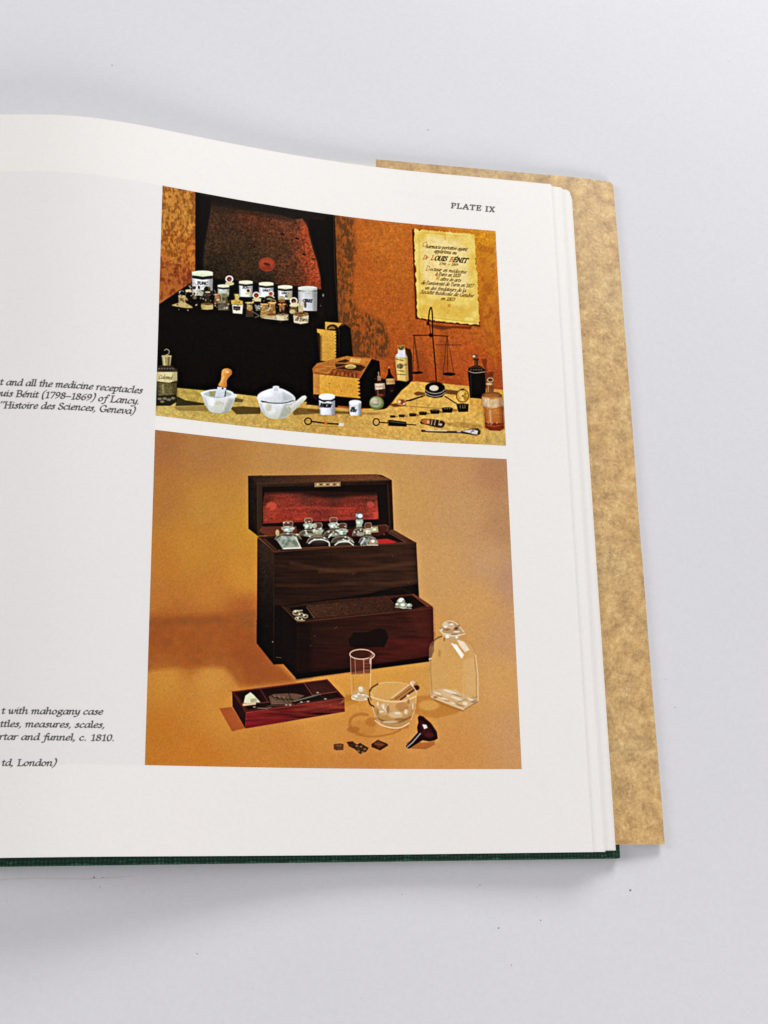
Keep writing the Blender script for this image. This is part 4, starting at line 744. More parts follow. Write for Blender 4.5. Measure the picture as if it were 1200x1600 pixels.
# mortar
P([(235, 400), (245, 370), (300, 340), (400, 328), (500, 340), (590, 380), (605, 430), (602, 500), (590, 560), (570, 612), (540, 655), (500, 680), (430, 692), (370, 682), (310, 650), (278, 600), (258, 540), (246, 470)], (222, 180, 116), .4, 1.2, True)
P([(265, 520), (330, 540), (440, 560), (600, 500), (570, 600), (540, 655), (470, 688), (390, 686), (310, 650), (270, 580)], (150, 104, 56), .35, 3)
P([(290, 490), (420, 500), (590, 470), (560, 560), (500, 610), (400, 600), (310, 560)], (206, 160, 106), .5, 3)
E(345, 540, 46, 50, (206, 176, 130), .55, 2.5, 20); E(440, 585, 54, 26, (226, 196, 150), .6, 2.5); E(490, 520, 50, 36, (176, 108, 48), .5, 3); L([(330, 510), (370, 560)], 8, (240, 220, 190), .6, 1.4); L([(385, 500), (350, 560)], 6, (236, 214, 180), .5, 1.4)
L([(290, 610), (360, 635), (470, 640), (560, 600)], 14, (120, 76, 36), .6, 2, True); L([(280, 630), (330, 665), (410, 686), (480, 684), (545, 650)], 9, (238, 214, 180), .85, .9, True)
RG(425, 405, 182, 76, 6, (236, 204, 150), .6, 1.0, 2, 150, 370); L([(240, 440), (300, 462), (400, 482), (500, 478), (600, 440)], 10, (240, 216, 178), .7, 1.2, True); L([(240, 400), (255, 372), (300, 345)], 13, (88, 48, 22), .8, 1, True); L([(236, 390), (238, 440), (250, 470)], 8, (110, 60, 30), .8, .9, True)
L([(225, 455), (240, 500), (268, 520)], 13, (70, 34, 20), .85, 1, True); L([(258, 520), (280, 590), (320, 650)], 5, (236, 206, 160), .7, .9); L([(600, 450), (590, 540), (560, 620)], 5, (240, 210, 160), .6, .9)
P([(540, 345), (575, 310), (600, 325), (625, 360), (620, 390), (590, 400), (470, 470), (390, 470), (480, 395)], (176, 116, 56), .8, 1); L([(410, 455), (545, 350)], 12, (236, 200, 146), .8, 1); L([(480, 465), (590, 385)], 14, (84, 40, 20), .85, 1); L([(440, 462), (570, 368)], 8, (140, 84, 44), .8, 1); P([(545, 345), (575, 312), (600, 330), (570, 360)], (230, 190, 150), .8, 1); E(602, 374, 24, 20, (70, 26, 20), .95, 1); L([(560, 340), (600, 400)], 9, (240, 216, 190), .8, .9)
E(535, 435, 12, 10, (240, 224, 200), .7, 1)
for x, y, a_, b_ in ((330, 560, 16, 8), (455, 572, 26, 8), (520, 560, 14, 20), (300, 500, 8, 16), (575, 520, 6, 26), (400, 640, 60, 8), (560, 330, 8, 6), (345, 520, 8, 22)): E(x, y, a_, b_, (252, 242, 222), .55, 1.6)
for x, y, a_, b_ in ((380, 540, 12, 30), (480, 620, 50, 8), (300, 560, 6, 24), (540, 480, 10, 20)): E(x, y, a_, b_, (120, 72, 36), .45, 2.0)
for x, y, a_, b_ in ((165, 375, 12, 6), (150, 420, 8, 10), (185, 430, 10, 6), (240, 170, 4, 20), (112, 460, 16, 5), (205, 462, 14, 4)): E(x, y, a_, b_, (252, 240, 220), .7, 1.2)
# flask (rounded square bottle)
frame(500, 950, 3.75)
P([(640, 235), (665, 195), (710, 168), (820, 178), (880, 215), (912, 270), (925, 400), (925, 545), (845, 598), (650, 520), (640, 380)], (224, 184, 120), .3, 1.5)
P([(650, 230), (700, 190), (760, 210), (740, 470), (660, 470)], (206, 158, 92), .35, 4)
P([(840, 300), (905, 290), (918, 520), (850, 500)], (228, 192, 136), .25, 5)
P([(650, 480), (730, 470), (840, 500), (925, 540), (845, 598), (650, 522)], (212, 180, 138), .6, 2.0); P([(700, 480), (800, 478), (830, 530), (730, 520)], (224, 196, 160), .5, 2.5)
L([(650, 520), (700, 540), (845, 596)], 7, (226, 204, 170), .8, .9); L([(845, 596), (925, 548)], 6, (140, 106, 70), .7, .9); L([(790, 560), (840, 540), (920, 520)], 5, (150, 120, 84), .6, .9); E(905, 545, 14, 8, (150, 130, 110), .7, 1); E(675, 524, 12, 6, (120, 90, 60), .7, .9)
L([(642, 380), (642, 240), (664, 196), (710, 168)], 5, (150, 112, 66), .7, .9, True); L([(640, 300), (650, 520)], 4, (206, 166, 100), .6, .9); L([(712, 166), (680, 180), (655, 215)], 9, (100, 70, 40), .6, 1, True); L([(825, 178), (885, 215), (914, 275)], 5, (176, 144, 96), .7, .9, True)
L([(912, 275), (925, 400), (926, 545)], 6, (240, 216, 176), .55, 1.0); L([(905, 290), (915, 400), (914, 535)], 5, (160, 120, 74), .5, 1); L([(650, 250), (648, 380), (656, 505)], 5, (140, 100, 56), .5, 1); L([(670, 540), (760, 580), (840, 604)], 8, (150, 92, 40), .5, 1.2); L([(835, 330), (840, 520)], 5, (224, 188, 130), .4, 1.2); P([(765, 205), (800, 215), (842, 275), (830, 298)], (250, 244, 232), .95, 1.1); P([(800, 185), (845, 200), (875, 245), (850, 260), (820, 225)], (244, 230, 206), .8, 1.8); E(700, 265, 8, 22, (160, 100, 40), .4, 2.5); L([(640, 300), (650, 296)], 8, (240, 220, 180), .8, .9)
P([(718, 150), (820, 155), (815, 185), (770, 200), (720, 172)], (196, 160, 116), .8, 1); E(768, 158, 54, 14, (214, 190, 150), .7, 1); L([(700, 130), (730, 152), (800, 162), (848, 150)], 7, (232, 214, 180), .85, .9, True)
P([(698, 128), (720, 92), (750, 75), (790, 84), (830, 118), (848, 150), (810, 155), (740, 148)], (186, 150, 106), .8, 1); E(735, 100, 20, 16, (230, 212, 180), .7, 1.2); E(795, 120, 14, 10, (90, 60, 36), .8, 1); L([(730, 84), (760, 76), (800, 92), (842, 140)], 5, (236, 220, 190), .8, .8, True); E(768, 112, 24, 14, (214, 186, 146), .7, 1.4); L([(705, 125), (750, 132)], 5, (120, 88, 56), .6, .9)
# glints in the flask's foot
for x, y, a_, b_ in ((690, 500, 24, 5), (760, 490, 40, 6), (800, 530, 34, 6), (850, 560, 16, 10), (720, 530, 30, 5), (880, 535, 20, 6), (770, 555, 30, 4)): E(x, y, a_, b_, (250, 238, 214), .6, 1.6, 18)
for x, y, a_, b_ in ((700, 518, 20, 3), (800, 512, 30, 3), (820, 570, 26, 4), (745, 545, 20, 3), (895, 552, 12, 4)): E(x, y, a_, b_, (130, 90, 50), .55, 1.2, 18)
for x, y, a_, b_ in ((735, 110, 10, 6), (770, 96, 14, 5), (800, 140, 20, 4), (745, 168, 12, 10), (800, 172, 8, 8), (712, 128, 8, 5)): E(x, y, a_, b_, (252, 242, 224), .75, .9)
for x, y, a_, b_ in ((750, 125, 14, 4), (785, 155, 20, 4), (728, 185, 5, 12), (812, 105, 8, 6)): E(x, y, a_, b_, (120, 84, 48), .6, .9)
# funnel
P([(505, 790), (540, 775), (600, 790), (670, 780), (672, 800), (620, 828), (550, 825), (520, 822)], (166, 88, 34), .85, 1.5)
P([(572, 640), (582, 630), (605, 636), (650, 675), (684, 725), (689, 765), (670, 776), (640, 782), (600, 775), (520, 825), (503, 815), (504, 806), (572, 730), (568, 700), (576, 670)], (34, 12, 12), 1, .8)
P([(590, 650), (640, 690), (670, 750), (640, 765), (600, 740), (580, 700)], (62, 20, 18), .8, 3); E(640, 745, 26, 14, (90, 26, 20), .5, 3); L([(600, 640), (650, 684), (682, 735)], 4, (100, 50, 40), .6, .9, True)
P([(598, 682), (622, 684), (630, 702), (610, 710)], (222, 206, 200), .95, 1); L([(588, 735), (540, 790), (510, 815)], 6, (196, 180, 176), .9, .9)
# lozenges
def loz(p, c): P(p, c, 1, .8)
loz([(80, 798), (118, 793), (138, 798), (136, 832), (95, 834), (80, 828)], NC((108, 62, 26), (90, 48, 20), N1, .4)); P([(92, 802), (128, 802), (126, 812), (94, 812)], (140, 92, 46), .6, 1)
loz([(155, 785), (190, 780), (215, 800), (235, 790), (285, 820), (270, 842), (235, 856), (200, 825), (170, 812)], NC((84, 48, 24), (60, 30, 16), N1, .5)); [E(x, y, 8, 5, (160, 116, 66), .8, .8) for x, y in ((215, 808), (240, 812), (262, 828), (225, 838), (250, 846))]
loz([(300, 798), (338, 772), (396, 796), (398, 806), (352, 835), (302, 815)], NC((76, 34, 18), (56, 24, 14), N1, .4)); P([(312, 798), (340, 778), (386, 798), (348, 818)], (110, 58, 30), .8, 1); L([(325, 796), (370, 802)], 4, (150, 96, 54), .7, .8)
g_ = np.random.default_rng(99)
frame(0, 0, 1)
for _ in range(70):
    x, y = g_.uniform(235, 810), g_.uniform(700, 1195); E(x, y, .5, .4, (240, 214, 150) if g_.random() < .7 else (90, 50, 24), .6, .6)
LO = CAN

def finish(a, seed, amp):
    """printing: inks spread a little and carry a fine screen grain"""
    b = (a+np.roll(a, 1, 0)+np.roll(a, -1, 0)+np.roll(a, 1, 1)+np.roll(a, -1, 1))/5
    b = .45*b+.55*(b+np.roll(b, 1, 0)+np.roll(b, -1, 0)+np.roll(b, 1, 1)+np.roll(b, -1, 1))/5
    sharp = b+.5*(b-blur(b, 3))
    g = noise(1, seed); g2 = noise(1, seed+5)
    sharp = sharp+.22*(b-blur(b, 14))
    lum = np.clip(sharp.mean(-1)/255, 0, 1); k = amp*(.35+1.3*np.clip(lum*(1.25-lum)*2.2, 0, 1))
    out = sharp+255*(k*g)[..., None]*.42
    out[..., 0] += g2*2.2; out[..., 2] -= g2*2.6
    return np.clip(out, 0, 255)

# ---- captions (on the page itself) ------------------------------------------
frame(0, 560, 5)
kw = dict(slant=.18, nib=(.98, .40, 26))
text('and all the medicine receptacles', [(45, 208), (575, 232), (1110, 274)], 6.5, prefix='t ', **kw)
text('Bénit (1798-1869) of Lancy.', [(122, 299), (560, 318), (1088, 358)], 6.5, prefix='Louis ', **kw)
text('Histoire des Sciences, Geneva)', [(28, 388), (560, 401), (1050, 436)], 6.5, prefix="''", **kw)
frame(0, 1080, 5)
text('with mahogany case', [(62, 176), (802, 183)], 6.5, prefix='t ', **kw)
text('measures, scales,', [(195, 280), (820, 286)], 6.5, prefix='ttles, ', **kw)
text('and funnel, c. 1810.', [(162, 380), (895, 388)], 6.5, prefix='rtar ', roman=(12,), **kw)
text('London)', [(132, 583), (437, 584)], 6.5, prefix='td, ', **kw)
frame(690, 300, 12)
text('PLATE', [(175, 297), (735, 348)], 12.0, slant=0, nib=(1.2, .6, 12), track=1.5)
text('IX', [(820, 360), (990, 373)], 12.0, slant=0, nib=(1.2, .6, 12), track=1.5)

# ---------------------------------------------------------------------------
# GEOMETRY
# ---------------------------------------------------------------------------
XN = np.array([-26, -22, -18, -14, -10, -6, -3, 0.]); ZN = np.array([0.4057, 0.8118, 1.5752, 1.1843, 0.6072, 0.3817, 0.4494, 0.5118])
def _m2():
    n = len(XN); h = np.diff(XN); A = np.zeros((n, n)); b = np.zeros(n); A[0, 0] = A[-1, -1] = 1
    for i in range(1, n-1):
        A[i, i-1] = h[i-1]; A[i, i] = 2*(h[i-1]+h[i]); A[i, i+1] = h[i]; b[i] = 6*((ZN[i+1]-ZN[i])/h[i]-(ZN[i]-ZN[i-1])/h[i-1])
    return np.linalg.solve(A, b)
M2 = _m2(); HN = np.diff(XN)
def zpage(x):
    x = np.asarray(x, float); i = np.clip(np.searchsorted(XN, x)-1, 0, len(XN)-2); t = x-XN[i]; H = HN[i]
    return ZN[i]+t*((ZN[i+1]-ZN[i])/H-H*(2*M2[i]+M2[i+1])/6)+t*t*M2[i]/2+t**3*(M2[i+1]-M2[i])/(6*H)
GUT = -26.0; HP = 25.0
ZT = -0.335
PL = dict(x0=-14.839, x1=-2.3335, u0=14.1879, u1=22.7701, l0=2.7213, l1=13.6785)

def photo_px(x, y, z):
    q = (np.stack([x, y, z], -1)-CL)@RC.T
    return CAM['cx']+CAM['f']*q[..., 0]/q[..., 2], CAM['cy']+CAM['f']*q[..., 1]/q[..., 2]
def sample(a, px, py):
    u = np.clip((px-CX0)*SC-.5, 0, NW-1.01); v = np.clip((py-CY0)*SC-.5, 0, NH-1.01)
    i = u.astype(int); j = v.astype(int); fu = (u-i); fv = (v-j)
    if a.ndim == 3: fu = fu[..., None]; fv = fv[..., None]
    return (a[j, i]*(1-fu)+a[j, i+1]*fu)*(1-fv)+(a[j+1, i]*(1-fu)+a[j+1, i+1]*fu)*fv
def lay(a, x0, x1, y0, y1, dens):
    """the drawing laid flat: texels per cm of page"""
    nx, ny = int((x1-x0)*dens), int((y1-y0)*dens)
    X, Y = np.meshgrid(x0+(np.arange(nx)+.5)/dens, y0+(np.arange(ny)+.5)/dens)
    px, py = photo_px(X, Y, zpage(X)+.004)
    return sample(a, px, py), X, Y, px
def image(name, rgb, noncolor=False):
    h, w_ = rgb.shape[:2]; im = bpy.data.images.new(name, w_, h, alpha=False)
    if noncolor: im.colorspace_settings.name = 'Non-Color'
    buf = np.ones((h, w_, 4), np.float32); buf[..., :3] = np.clip(rgb, 0, 1)
    im.pixels.foreach_set(buf.ravel()); im.update(); im.pack()
    return im

def lin(c):
    c = np.array(c, float)/255; r = np.where(c <= .04045, c/12.92, ((c+.055)/1.055)**2.4); return (*[float(v) for v in r], 1.0)

class NT:
    def __init__(s, name):
        s.m = bpy.data.materials.new(name); s.m.use_nodes = True; s.t = s.m.node_tree; s.b = s.t.nodes['Principled BSDF']
        s.tc = s.t.nodes.new('ShaderNodeTexCoord')
    def n(s, kind, **kw):
        d = s.t.nodes.new(kind)
        for k, v in kw.items():
            if k in d.inputs: d.inputs[k].default_value = v
            else: setattr(d, k, v)
        return d
    def l(s, a, b): s.t.links.new(a, b)
    def noise(s, scale, detail=4, rough=.5, vec=None, dist=0):
        d = s.n('ShaderNodeTexNoise', Scale=scale, Detail=detail, Roughness=rough, Distortion=dist)
        s.l(vec or s.tc.outputs['Object'], d.inputs['Vector']); return d
    def ramp(s, fac, stops):
        d = s.n('ShaderNodeValToRGB'); e = d.color_ramp.elements
        while len(e) < len(stops): e.new(.5)
        for i, (p, c) in enumerate(stops): e[i].position = p; e[i].color = c
        s.l(fac, d.inputs[0]); return d
    def mix(s, fac, a, b, mode='MIX'):
        d = s.n('ShaderNodeMix', data_type='RGBA', blend_type=mode)
        for k, v in ((0, fac), (6, a), (7, b)):
            if isinstance(v, (int, float, tuple)): d.inputs[k].default_value = v
            else: s.l(v, d.inputs[k])
        return d.outputs[2]
    def bump(s, h, strength, dist):
        d = s.n('ShaderNodeBump', Strength=strength, Distance=dist); s.l(h, d.inputs['Height']); s.l(d.outputs[0], s.b.inputs['Normal'])

def paper(name, col, rough=.55, spec=.3, vary=.02, fine=900):
    m = NT(name); a = m.noise(fine, 3, .6); b = m.noise(14, 3, .5)
    r = m.ramp(a.outputs[0], [(.3, tuple(c*(1-vary) for c in col[:3])+(1,)), (.7, tuple(min(1, c*(1+vary)) for c in col[:3])+(1,))])
    r2 = m.ramp(b.outputs[0], [(.3, (.985, .985, .985, 1)), (.7, (1, 1, 1, 1))])
    m.l(m.mix(1.0, r.outputs[0], r2.outputs[0], 'MULTIPLY'), m.b.inputs['Base Color'])
    m.b.inputs['Roughness'].default_value = rough; m.b.inputs['Specular IOR Level'].default_value = spec
    h = m.n('ShaderNodeMath', operation='MULTIPLY_ADD'); h.inputs[1].default_value = 9.0; m.l(b.outputs[0], h.inputs[0]); m.l(a.outputs[0], h.inputs[2])
    m.bump(h.outputs[0], .14, .00004)
    return m
PAPER = (0.80, 0.772, 0.742, 1)
leaf_m = paper('coated_paper', PAPER).m
table_m = paper('backdrop_paper', (0.648, 0.645, 0.672, 1), .8, .15, .025, 700).m
inner_m = paper('jacket_reverse', (0.72, 0.70, 0.67, 1), .7, .2).m

# page edges of the text block: many thin leaves
em = NT('leaf_edges'); sep = em.n('ShaderNodeSeparateXYZ'); em.l(em.tc.outputs['Object'], sep.inputs[0])
mul = em.n('ShaderNodeVectorMath', operation='MULTIPLY'); mul.inputs[1].default_value = (2, 2, 900); em.l(em.tc.outputs['Object'], mul.inputs[0])
nz = em.noise(8, 3, .6, mul.outputs[0]); r = em.ramp(nz.outputs[0], [(.35, (.56, .53, .50, 1)), (.65, (.80, .77, .74, 1))])
em.l(r.outputs[0], em.b.inputs['Base Color']); em.b.inputs['Roughness'].default_value = .8; em.bump(nz.outputs[0], .4, .0002)
edge_m = em.m

# dust jacket: mottled parchment print
jm = NT('mottled_parchment'); v = jm.tc.outputs['Object']
a = jm.noise(170, 9, .7, v, .1); b = jm.noise(760, 7, .75, v, .5); c = jm.noise(1500, 3, .6, v); d_ = jm.noise(28, 3, .5, v, .3)
mm = jm.n('ShaderNodeMath', operation='MULTIPLY_ADD'); mm.inputs[1].default_value = .55; jm.l(a.outputs[0], mm.inputs[0])
m3 = jm.n('ShaderNodeMath', operation='MULTIPLY'); m3.inputs[1].default_value = .45; jm.l(b.outputs[0], m3.inputs[0]); jm.l(m3.outputs[0], mm.inputs[2])
jr = jm.ramp(mm.outputs[0], [(.34, lin((150, 121, 84))), (.44, lin((182, 150, 106))), (.52, lin((208, 174, 122))), (.58, lin((222, 192, 136))), (.68, lin((244, 226, 182)))])
jc = jm.ramp(c.outputs[0], [(.3, (.86, .84, .80, 1)), (.7, (1.0, 1.0, 1.0, 1))])
jd = jm.ramp(d_.outputs[0], [(.35, (1.0, .94, .84, 1)), (.65, (.96, .98, 1.0, 1))])
x1_ = jm.mix(1.0, jr.outputs[0], jc.outputs[0], 'MULTIPLY'); x2_ = jm.mix(1.0, x1_, jd.outputs[0], 'MULTIPLY')
jm.l(x2_, jm.b.inputs['Base Color']); jm.b.inputs['Roughness'].default_value = .42; jm.b.inputs['Specular IOR Level'].default_value = .3
jm.bump(b.outputs[0], .1, .00008)
jacket_m = jm.m

# green book cloth: woven threads
gm = NT('green_book_cloth'); v = gm.tc.outputs['Object']
w1 = gm.n('ShaderNodeTexWave', wave_type='BANDS', bands_direction='X', Scale=250.0, Distortion=5.0, Detail=3.0); gm.l(v, w1.inputs[0])
w2 = gm.n('ShaderNodeTexWave', wave_type='BANDS', bands_direction='Y', Scale=250.0, Distortion=5.0, Detail=3.0); gm.l(v, w2.inputs[0])
w3 = gm.n('ShaderNodeTexWave', wave_type='BANDS', bands_direction='Z', Scale=250.0, Distortion=5.0, Detail=3.0); gm.l(v, w3.inputs[0])
ad = gm.n('ShaderNodeMath', operation='ADD'); gm.l(w1.outputs[1], ad.inputs[0]); gm.l(w2.outputs[1], ad.inputs[1])
a2 = gm.n('ShaderNodeMath', operation='ADD'); gm.l(ad.outputs[0], a2.inputs[0]); gm.l(w3.outputs[1], a2.inputs[1])
a3 = gm.n('ShaderNodeMath', operation='DIVIDE'); a3.inputs[1].default_value = 3; gm.l(a2.outputs[0], a3.inputs[0])
gr = gm.ramp(a3.outputs[0], [(.25, (.003, .020, .012, 1)), (.6, (.010, .055, .029, 1)), (.85, (.04, .13, .075, 1))])
gm.l(gr.outputs[0], gm.b.inputs['Base Color']); gm.b.inputs['Roughness'].default_value = .75; gm.b.inputs['Specular IOR Level'].default_value = .25
gm.bump(a3.outputs[0], .5, .0002)
cloth_m = gm.m

# printed plates and the printed page
def print_mat(name, img, col_adj=None):
    m = NT(name); t = m.n('ShaderNodeTexImage', image=img, interpolation='Cubic', extension='EXTEND'); m.l(m.tc.outputs['UV'], t.inputs[0])
    g = m.noise(2600, 2, .6); gr_ = m.ramp(g.outputs[0], [(.3, (.90, .90, .90, 1)), (.7, (1.0, 1.0, 1.0, 1))])
    m.l(m.mix(.8, t.outputs[0], gr_.outputs[0], 'MULTIPLY'), m.b.inputs['Base Color'])
    m.b.inputs['Roughness'].default_value = .32; m.b.inputs['Specular IOR Level'].default_value = .03
    b_ = m.noise(500, 3, .5); m.bump(b_.outputs[0], .08, .00004)
    return m.m
def graded(a, lift=.022):
    a = np.clip(a/255.0-lift, 0, 1)*(1+lift); g = a.mean(-1, keepdims=True)
    return g+(a-g)*SAT
SAT = 0.93
UP = finish(UP, 31, .03); LO = finish(LO, 32, .018)
aU = lay(UP, PL['x0'], PL['x1'], PL['u0'], PL['u1'], 100)[0]; aL = lay(LO, PL['x0'], PL['x1'], PL['l0'], PL['l1'], 100)[0]
upper_m = print_mat('upper_plate_print', image('upper_plate', graded(aU))); lower_m = print_mat('lower_plate_print', image('lower_plate', graded(aL, -.012)))
DN = 110
ink, X, Y, PXX = lay(INK, GUT, 0.0, 0.0, HP, DN)
ink = np.clip(ink*1.25, 0, 1); ink = np.where(PXX < CX0+3, 0, ink)
gh = np.where((X < PL['x0']) & (Y > PL['l0']) & (Y < PL['u1']), 1.0, 0.0)
gh = np.clip(gh, 0, 1)
for r_ in (2, 2):
    gh = (np.roll(gh, r_, 0)+np.roll(gh, -r_, 0)+np.roll(gh, r_, 1)+np.roll(gh, -r_, 1)+gh)/5
g2 = np.random.default_rng(11); tx = np.zeros_like(gh)      # print of the other side showing through
def ghost(x0, x1, y, h, seed):
    gg = np.random.default_rng(seed); x = x0
    while x < x1:
        ww = gg.uniform(.08, .2); i0, i1 = int((x-GUT)*DN), int((x+ww-GUT)*DN); j0 = int((y-h/2)*DN); j1 = int((y+h/2)*DN)
        tx[j0:j1, i0:i1] = np.maximum(tx[j0:j1, i0:i1], gg.uniform(.2, 1)); x += ww+gg.uniform(.03, .14)
ghost(-6.3, -2.2, 24.0, .26, 5)
for k in range(22): ghost(-2.1, -2.1+.25+.35*abs(math.sin(k*7.3)), 22.3-k*.42, .14, 20+k)
ghost(-1.9, -1.5, 2.2, .24, 60)
for _ in range(3): tx = (np.roll(tx, 3, 0)+np.roll(tx, -3, 0)+np.roll(tx, 3, 1)+np.roll(tx, -3, 1)+tx)/5
pim = image('page_print', np.stack([ink, gh, tx], -1), True)
pm = paper('printed_page', PAPER); t = pm.n('ShaderNodeTexImage', image=pim, interpolation='Cubic', extension='EXTEND'); pm.l(pm.tc.outputs['UV'], t.inputs[0])
sp = pm.n('ShaderNodeSeparateColor'); pm.l(t.outputs[0], sp.inputs[0])
base = pm.b.inputs['Base Color'].links[0].from_socket
def scl(s, k):
    d = pm.n('ShaderNodeMath', operation='MULTIPLY'); d.inputs[1].default_value = k; pm.l(s, d.inputs[0]); return d.outputs[0]
c1 = pm.mix(scl(sp.outputs[1], 1.0), base, pm.mix(1.0, base, (.938, .95, .968, 1), 'MULTIPLY'))
c2 = pm.mix(scl(sp.outputs[2], .05), c1, (.3, .36, .45, 1)); c3 = pm.mix(scl(sp.outputs[0], .93), c2, (.012, .012, .014, 1))
pm.l(c3, pm.b.inputs['Base Color'])
page_m = pm.m

# ---- mesh helpers ----
def mesh_obj(name, verts, faces, mats, parent=None, fm=None, uvs=None, smooth=None):
    me = bpy.data.meshes.new(name); me.from_pydata([tuple(float(c)*U for c in p) for p in verts], [], faces)
    for m in (mats if isinstance(mats, list) else [mats]): me.materials.append(m)
    if fm is not None:
        for i, k in enumerate(fm): me.polygons[i].material_index = k
    if uvs is not None:
        l = me.uv_layers.new(name='UVMap')
        for lo in me.loops: l.data[lo.index].uv = uvs[lo.vertex_index]
    me.update()
    if smooth is not None: me.polygons.foreach_set('use_smooth', [bool(smooth[i]) if not isinstance(smooth, bool) else smooth for i in range(len(me.polygons))])
    bm = bmesh.new(); bm.from_mesh(me)
    if uvs is None or True: bmesh.ops.recalc_face_normals(bm, faces=bm.faces) if name not in OPEN else None
    bm.to_mesh(me); bm.free()
    if smooth is not None: me.set_sharp_from_angle(angle=math.radians(35))
    o = bpy.data.objects.new(name, me); scene.collection.objects.link(o)
    if parent: o.parent = parent
    return o
OPEN = {'printed_photograph', 'table_surface'}

def sheet(name, xs, ztop, zbot, y0, y1, mats, parent, uv=False, edge=1, yfun=None, ny=1):
    """a closed sheet following ztop over xs; y0/y1 numbers or functions of x"""
    f0 = y0 if callable(y0) else (lambda x: y0); f1 = y1 if callable(y1) else (lambda x: y1)
    V, F, FM, SM = [], [], [], []; n = len(xs)
    for j in range(ny+1):
        for i, x in enumerate(xs):
            t_ = j/ny; y = f0(x)*(1-t_)+f1(x)*t_; V.append((x, y, ztop[i]))
    nt = len(V)
    for j in range(ny+1):
        for i, x in enumerate(xs):
            t_ = j/ny; y = f0(x)*(1-t_)+f1(x)*t_; V.append((x, y, zbot[i]))
    for j in range(ny):
        for i in range(n-1):
            a = j*n+i; F.append((a, a+1, a+n+1, a+n)); FM.append(0); SM.append(1)
            F.append((nt+a, nt+a+n, nt+a+n+1, nt+a+1)); FM.append(0); SM.append(1)
    for i in range(n-1):
        F.append((i, nt+i, nt+i+1, i+1)); FM.append(edge); SM.append(0)
        a = ny*n+i; F.append((a, a+1, nt+a+1, nt+a)); FM.append(edge); SM.append(0)
    for j in range(ny):
        a = j*n; F.append((a, a+n, nt+a+n, nt+a)); FM.append(edge); SM.append(0)
        a = j*n+n-1; F.append((a, nt+a, nt+a+n, a+n)); FM.append(edge); SM.append(0)
    uvs = [((p[0]-GUT)/(0-GUT), p[1]/HP) for p in V] if uv else None
    return mesh_obj(name, V, F, mats, parent, FM, uvs, SM)

def tag(o, label=None, cat=None, kind=None, group=None):
    if label: o['label'] = label
    if cat: o['category'] = cat
    if kind: o['kind'] = kind
    if group: o['group'] = group
    return o

# ---- the white backdrop the book lies on ----
N = 12; tv = [(-160+i*320/N, -120+j*300/N, ZT) for j in range(N+1) for i in range(N+1)]
tf = [(j*(N+1)+i, j*(N+1)+i+1, (j+1)*(N+1)+i+1, (j+1)*(N+1)+i) for j in range(N) for i in range(N)]
tag(mesh_obj('table_surface', tv, tf, table_m), kind='structure')

# ---- the book ----
book = bpy.data.objects.new('open_book', None); scene.collection.objects.link(book); book.location = (0, 0, ZT*U)
tag(book, 'open hardcover book in green cloth, its right page showing two colour plates of medicine chests', 'book')
def into(o):
    o.location = (0, 0, -ZT*U); return o

def board(x0, x1, y0, y1, z0, z1, r=.07):
    bm = bmesh.new(); vs = [bm.verts.new((x*U, y*U, z*U)) for x in (x0, x1) for y in (y0, y1) for z in (z0, z1)]
    for f in ((0, 1, 3, 2), (4, 6, 7, 5), (0, 4, 5, 1), (2, 3, 7, 6), (0, 2, 6, 4), (1, 5, 7, 3)): bm.faces.new([vs[i] for i in f])
    bmesh.ops.recalc_face_normals(bm, faces=bm.faces)
    bmesh.ops.bevel(bm, geom=bm.edges[:], offset=r*U, segments=3, profile=.6, affect='EDGES')
    me = bpy.data.meshes.new('board'); bm.to_mesh(me); bm.free(); me.materials.append(cloth_m)
    for p in me.polygons: p.use_smooth = True
    o = bpy.data.objects.new('board', me); scene.collection.objects.link(o); o.parent = book; return into(o)
board(-25.2, 1.205, -.205, 25.1, -.305, 0.0)
board(-53.2, -26.8, -.205, 25.3, -.305, 0.0)
sp_ = board(-26.7, -25.3, -.205, 25.3, -.29, -.02); sp_.name = 'spine'

lx = np.concatenate([np.linspace(GUT, -24, 10), np.linspace(-23.6, -.2, 88), [-.08, 0.0]])
def blend(x, e):  # how far a lower leaf lies under the top page
    return np.clip((x+4)/4.5, 0, 1)**2*e
ztop = zpage(lx); ztop[-1] -= .004
p_top = into(sheet('page', lx, ztop, ztop-.012, 0.0, HP, [page_m, edge_m], book, uv=True, ny=8)); tag(p_top, 'top right-hand page printed with two plates, captions and PLATE IX')

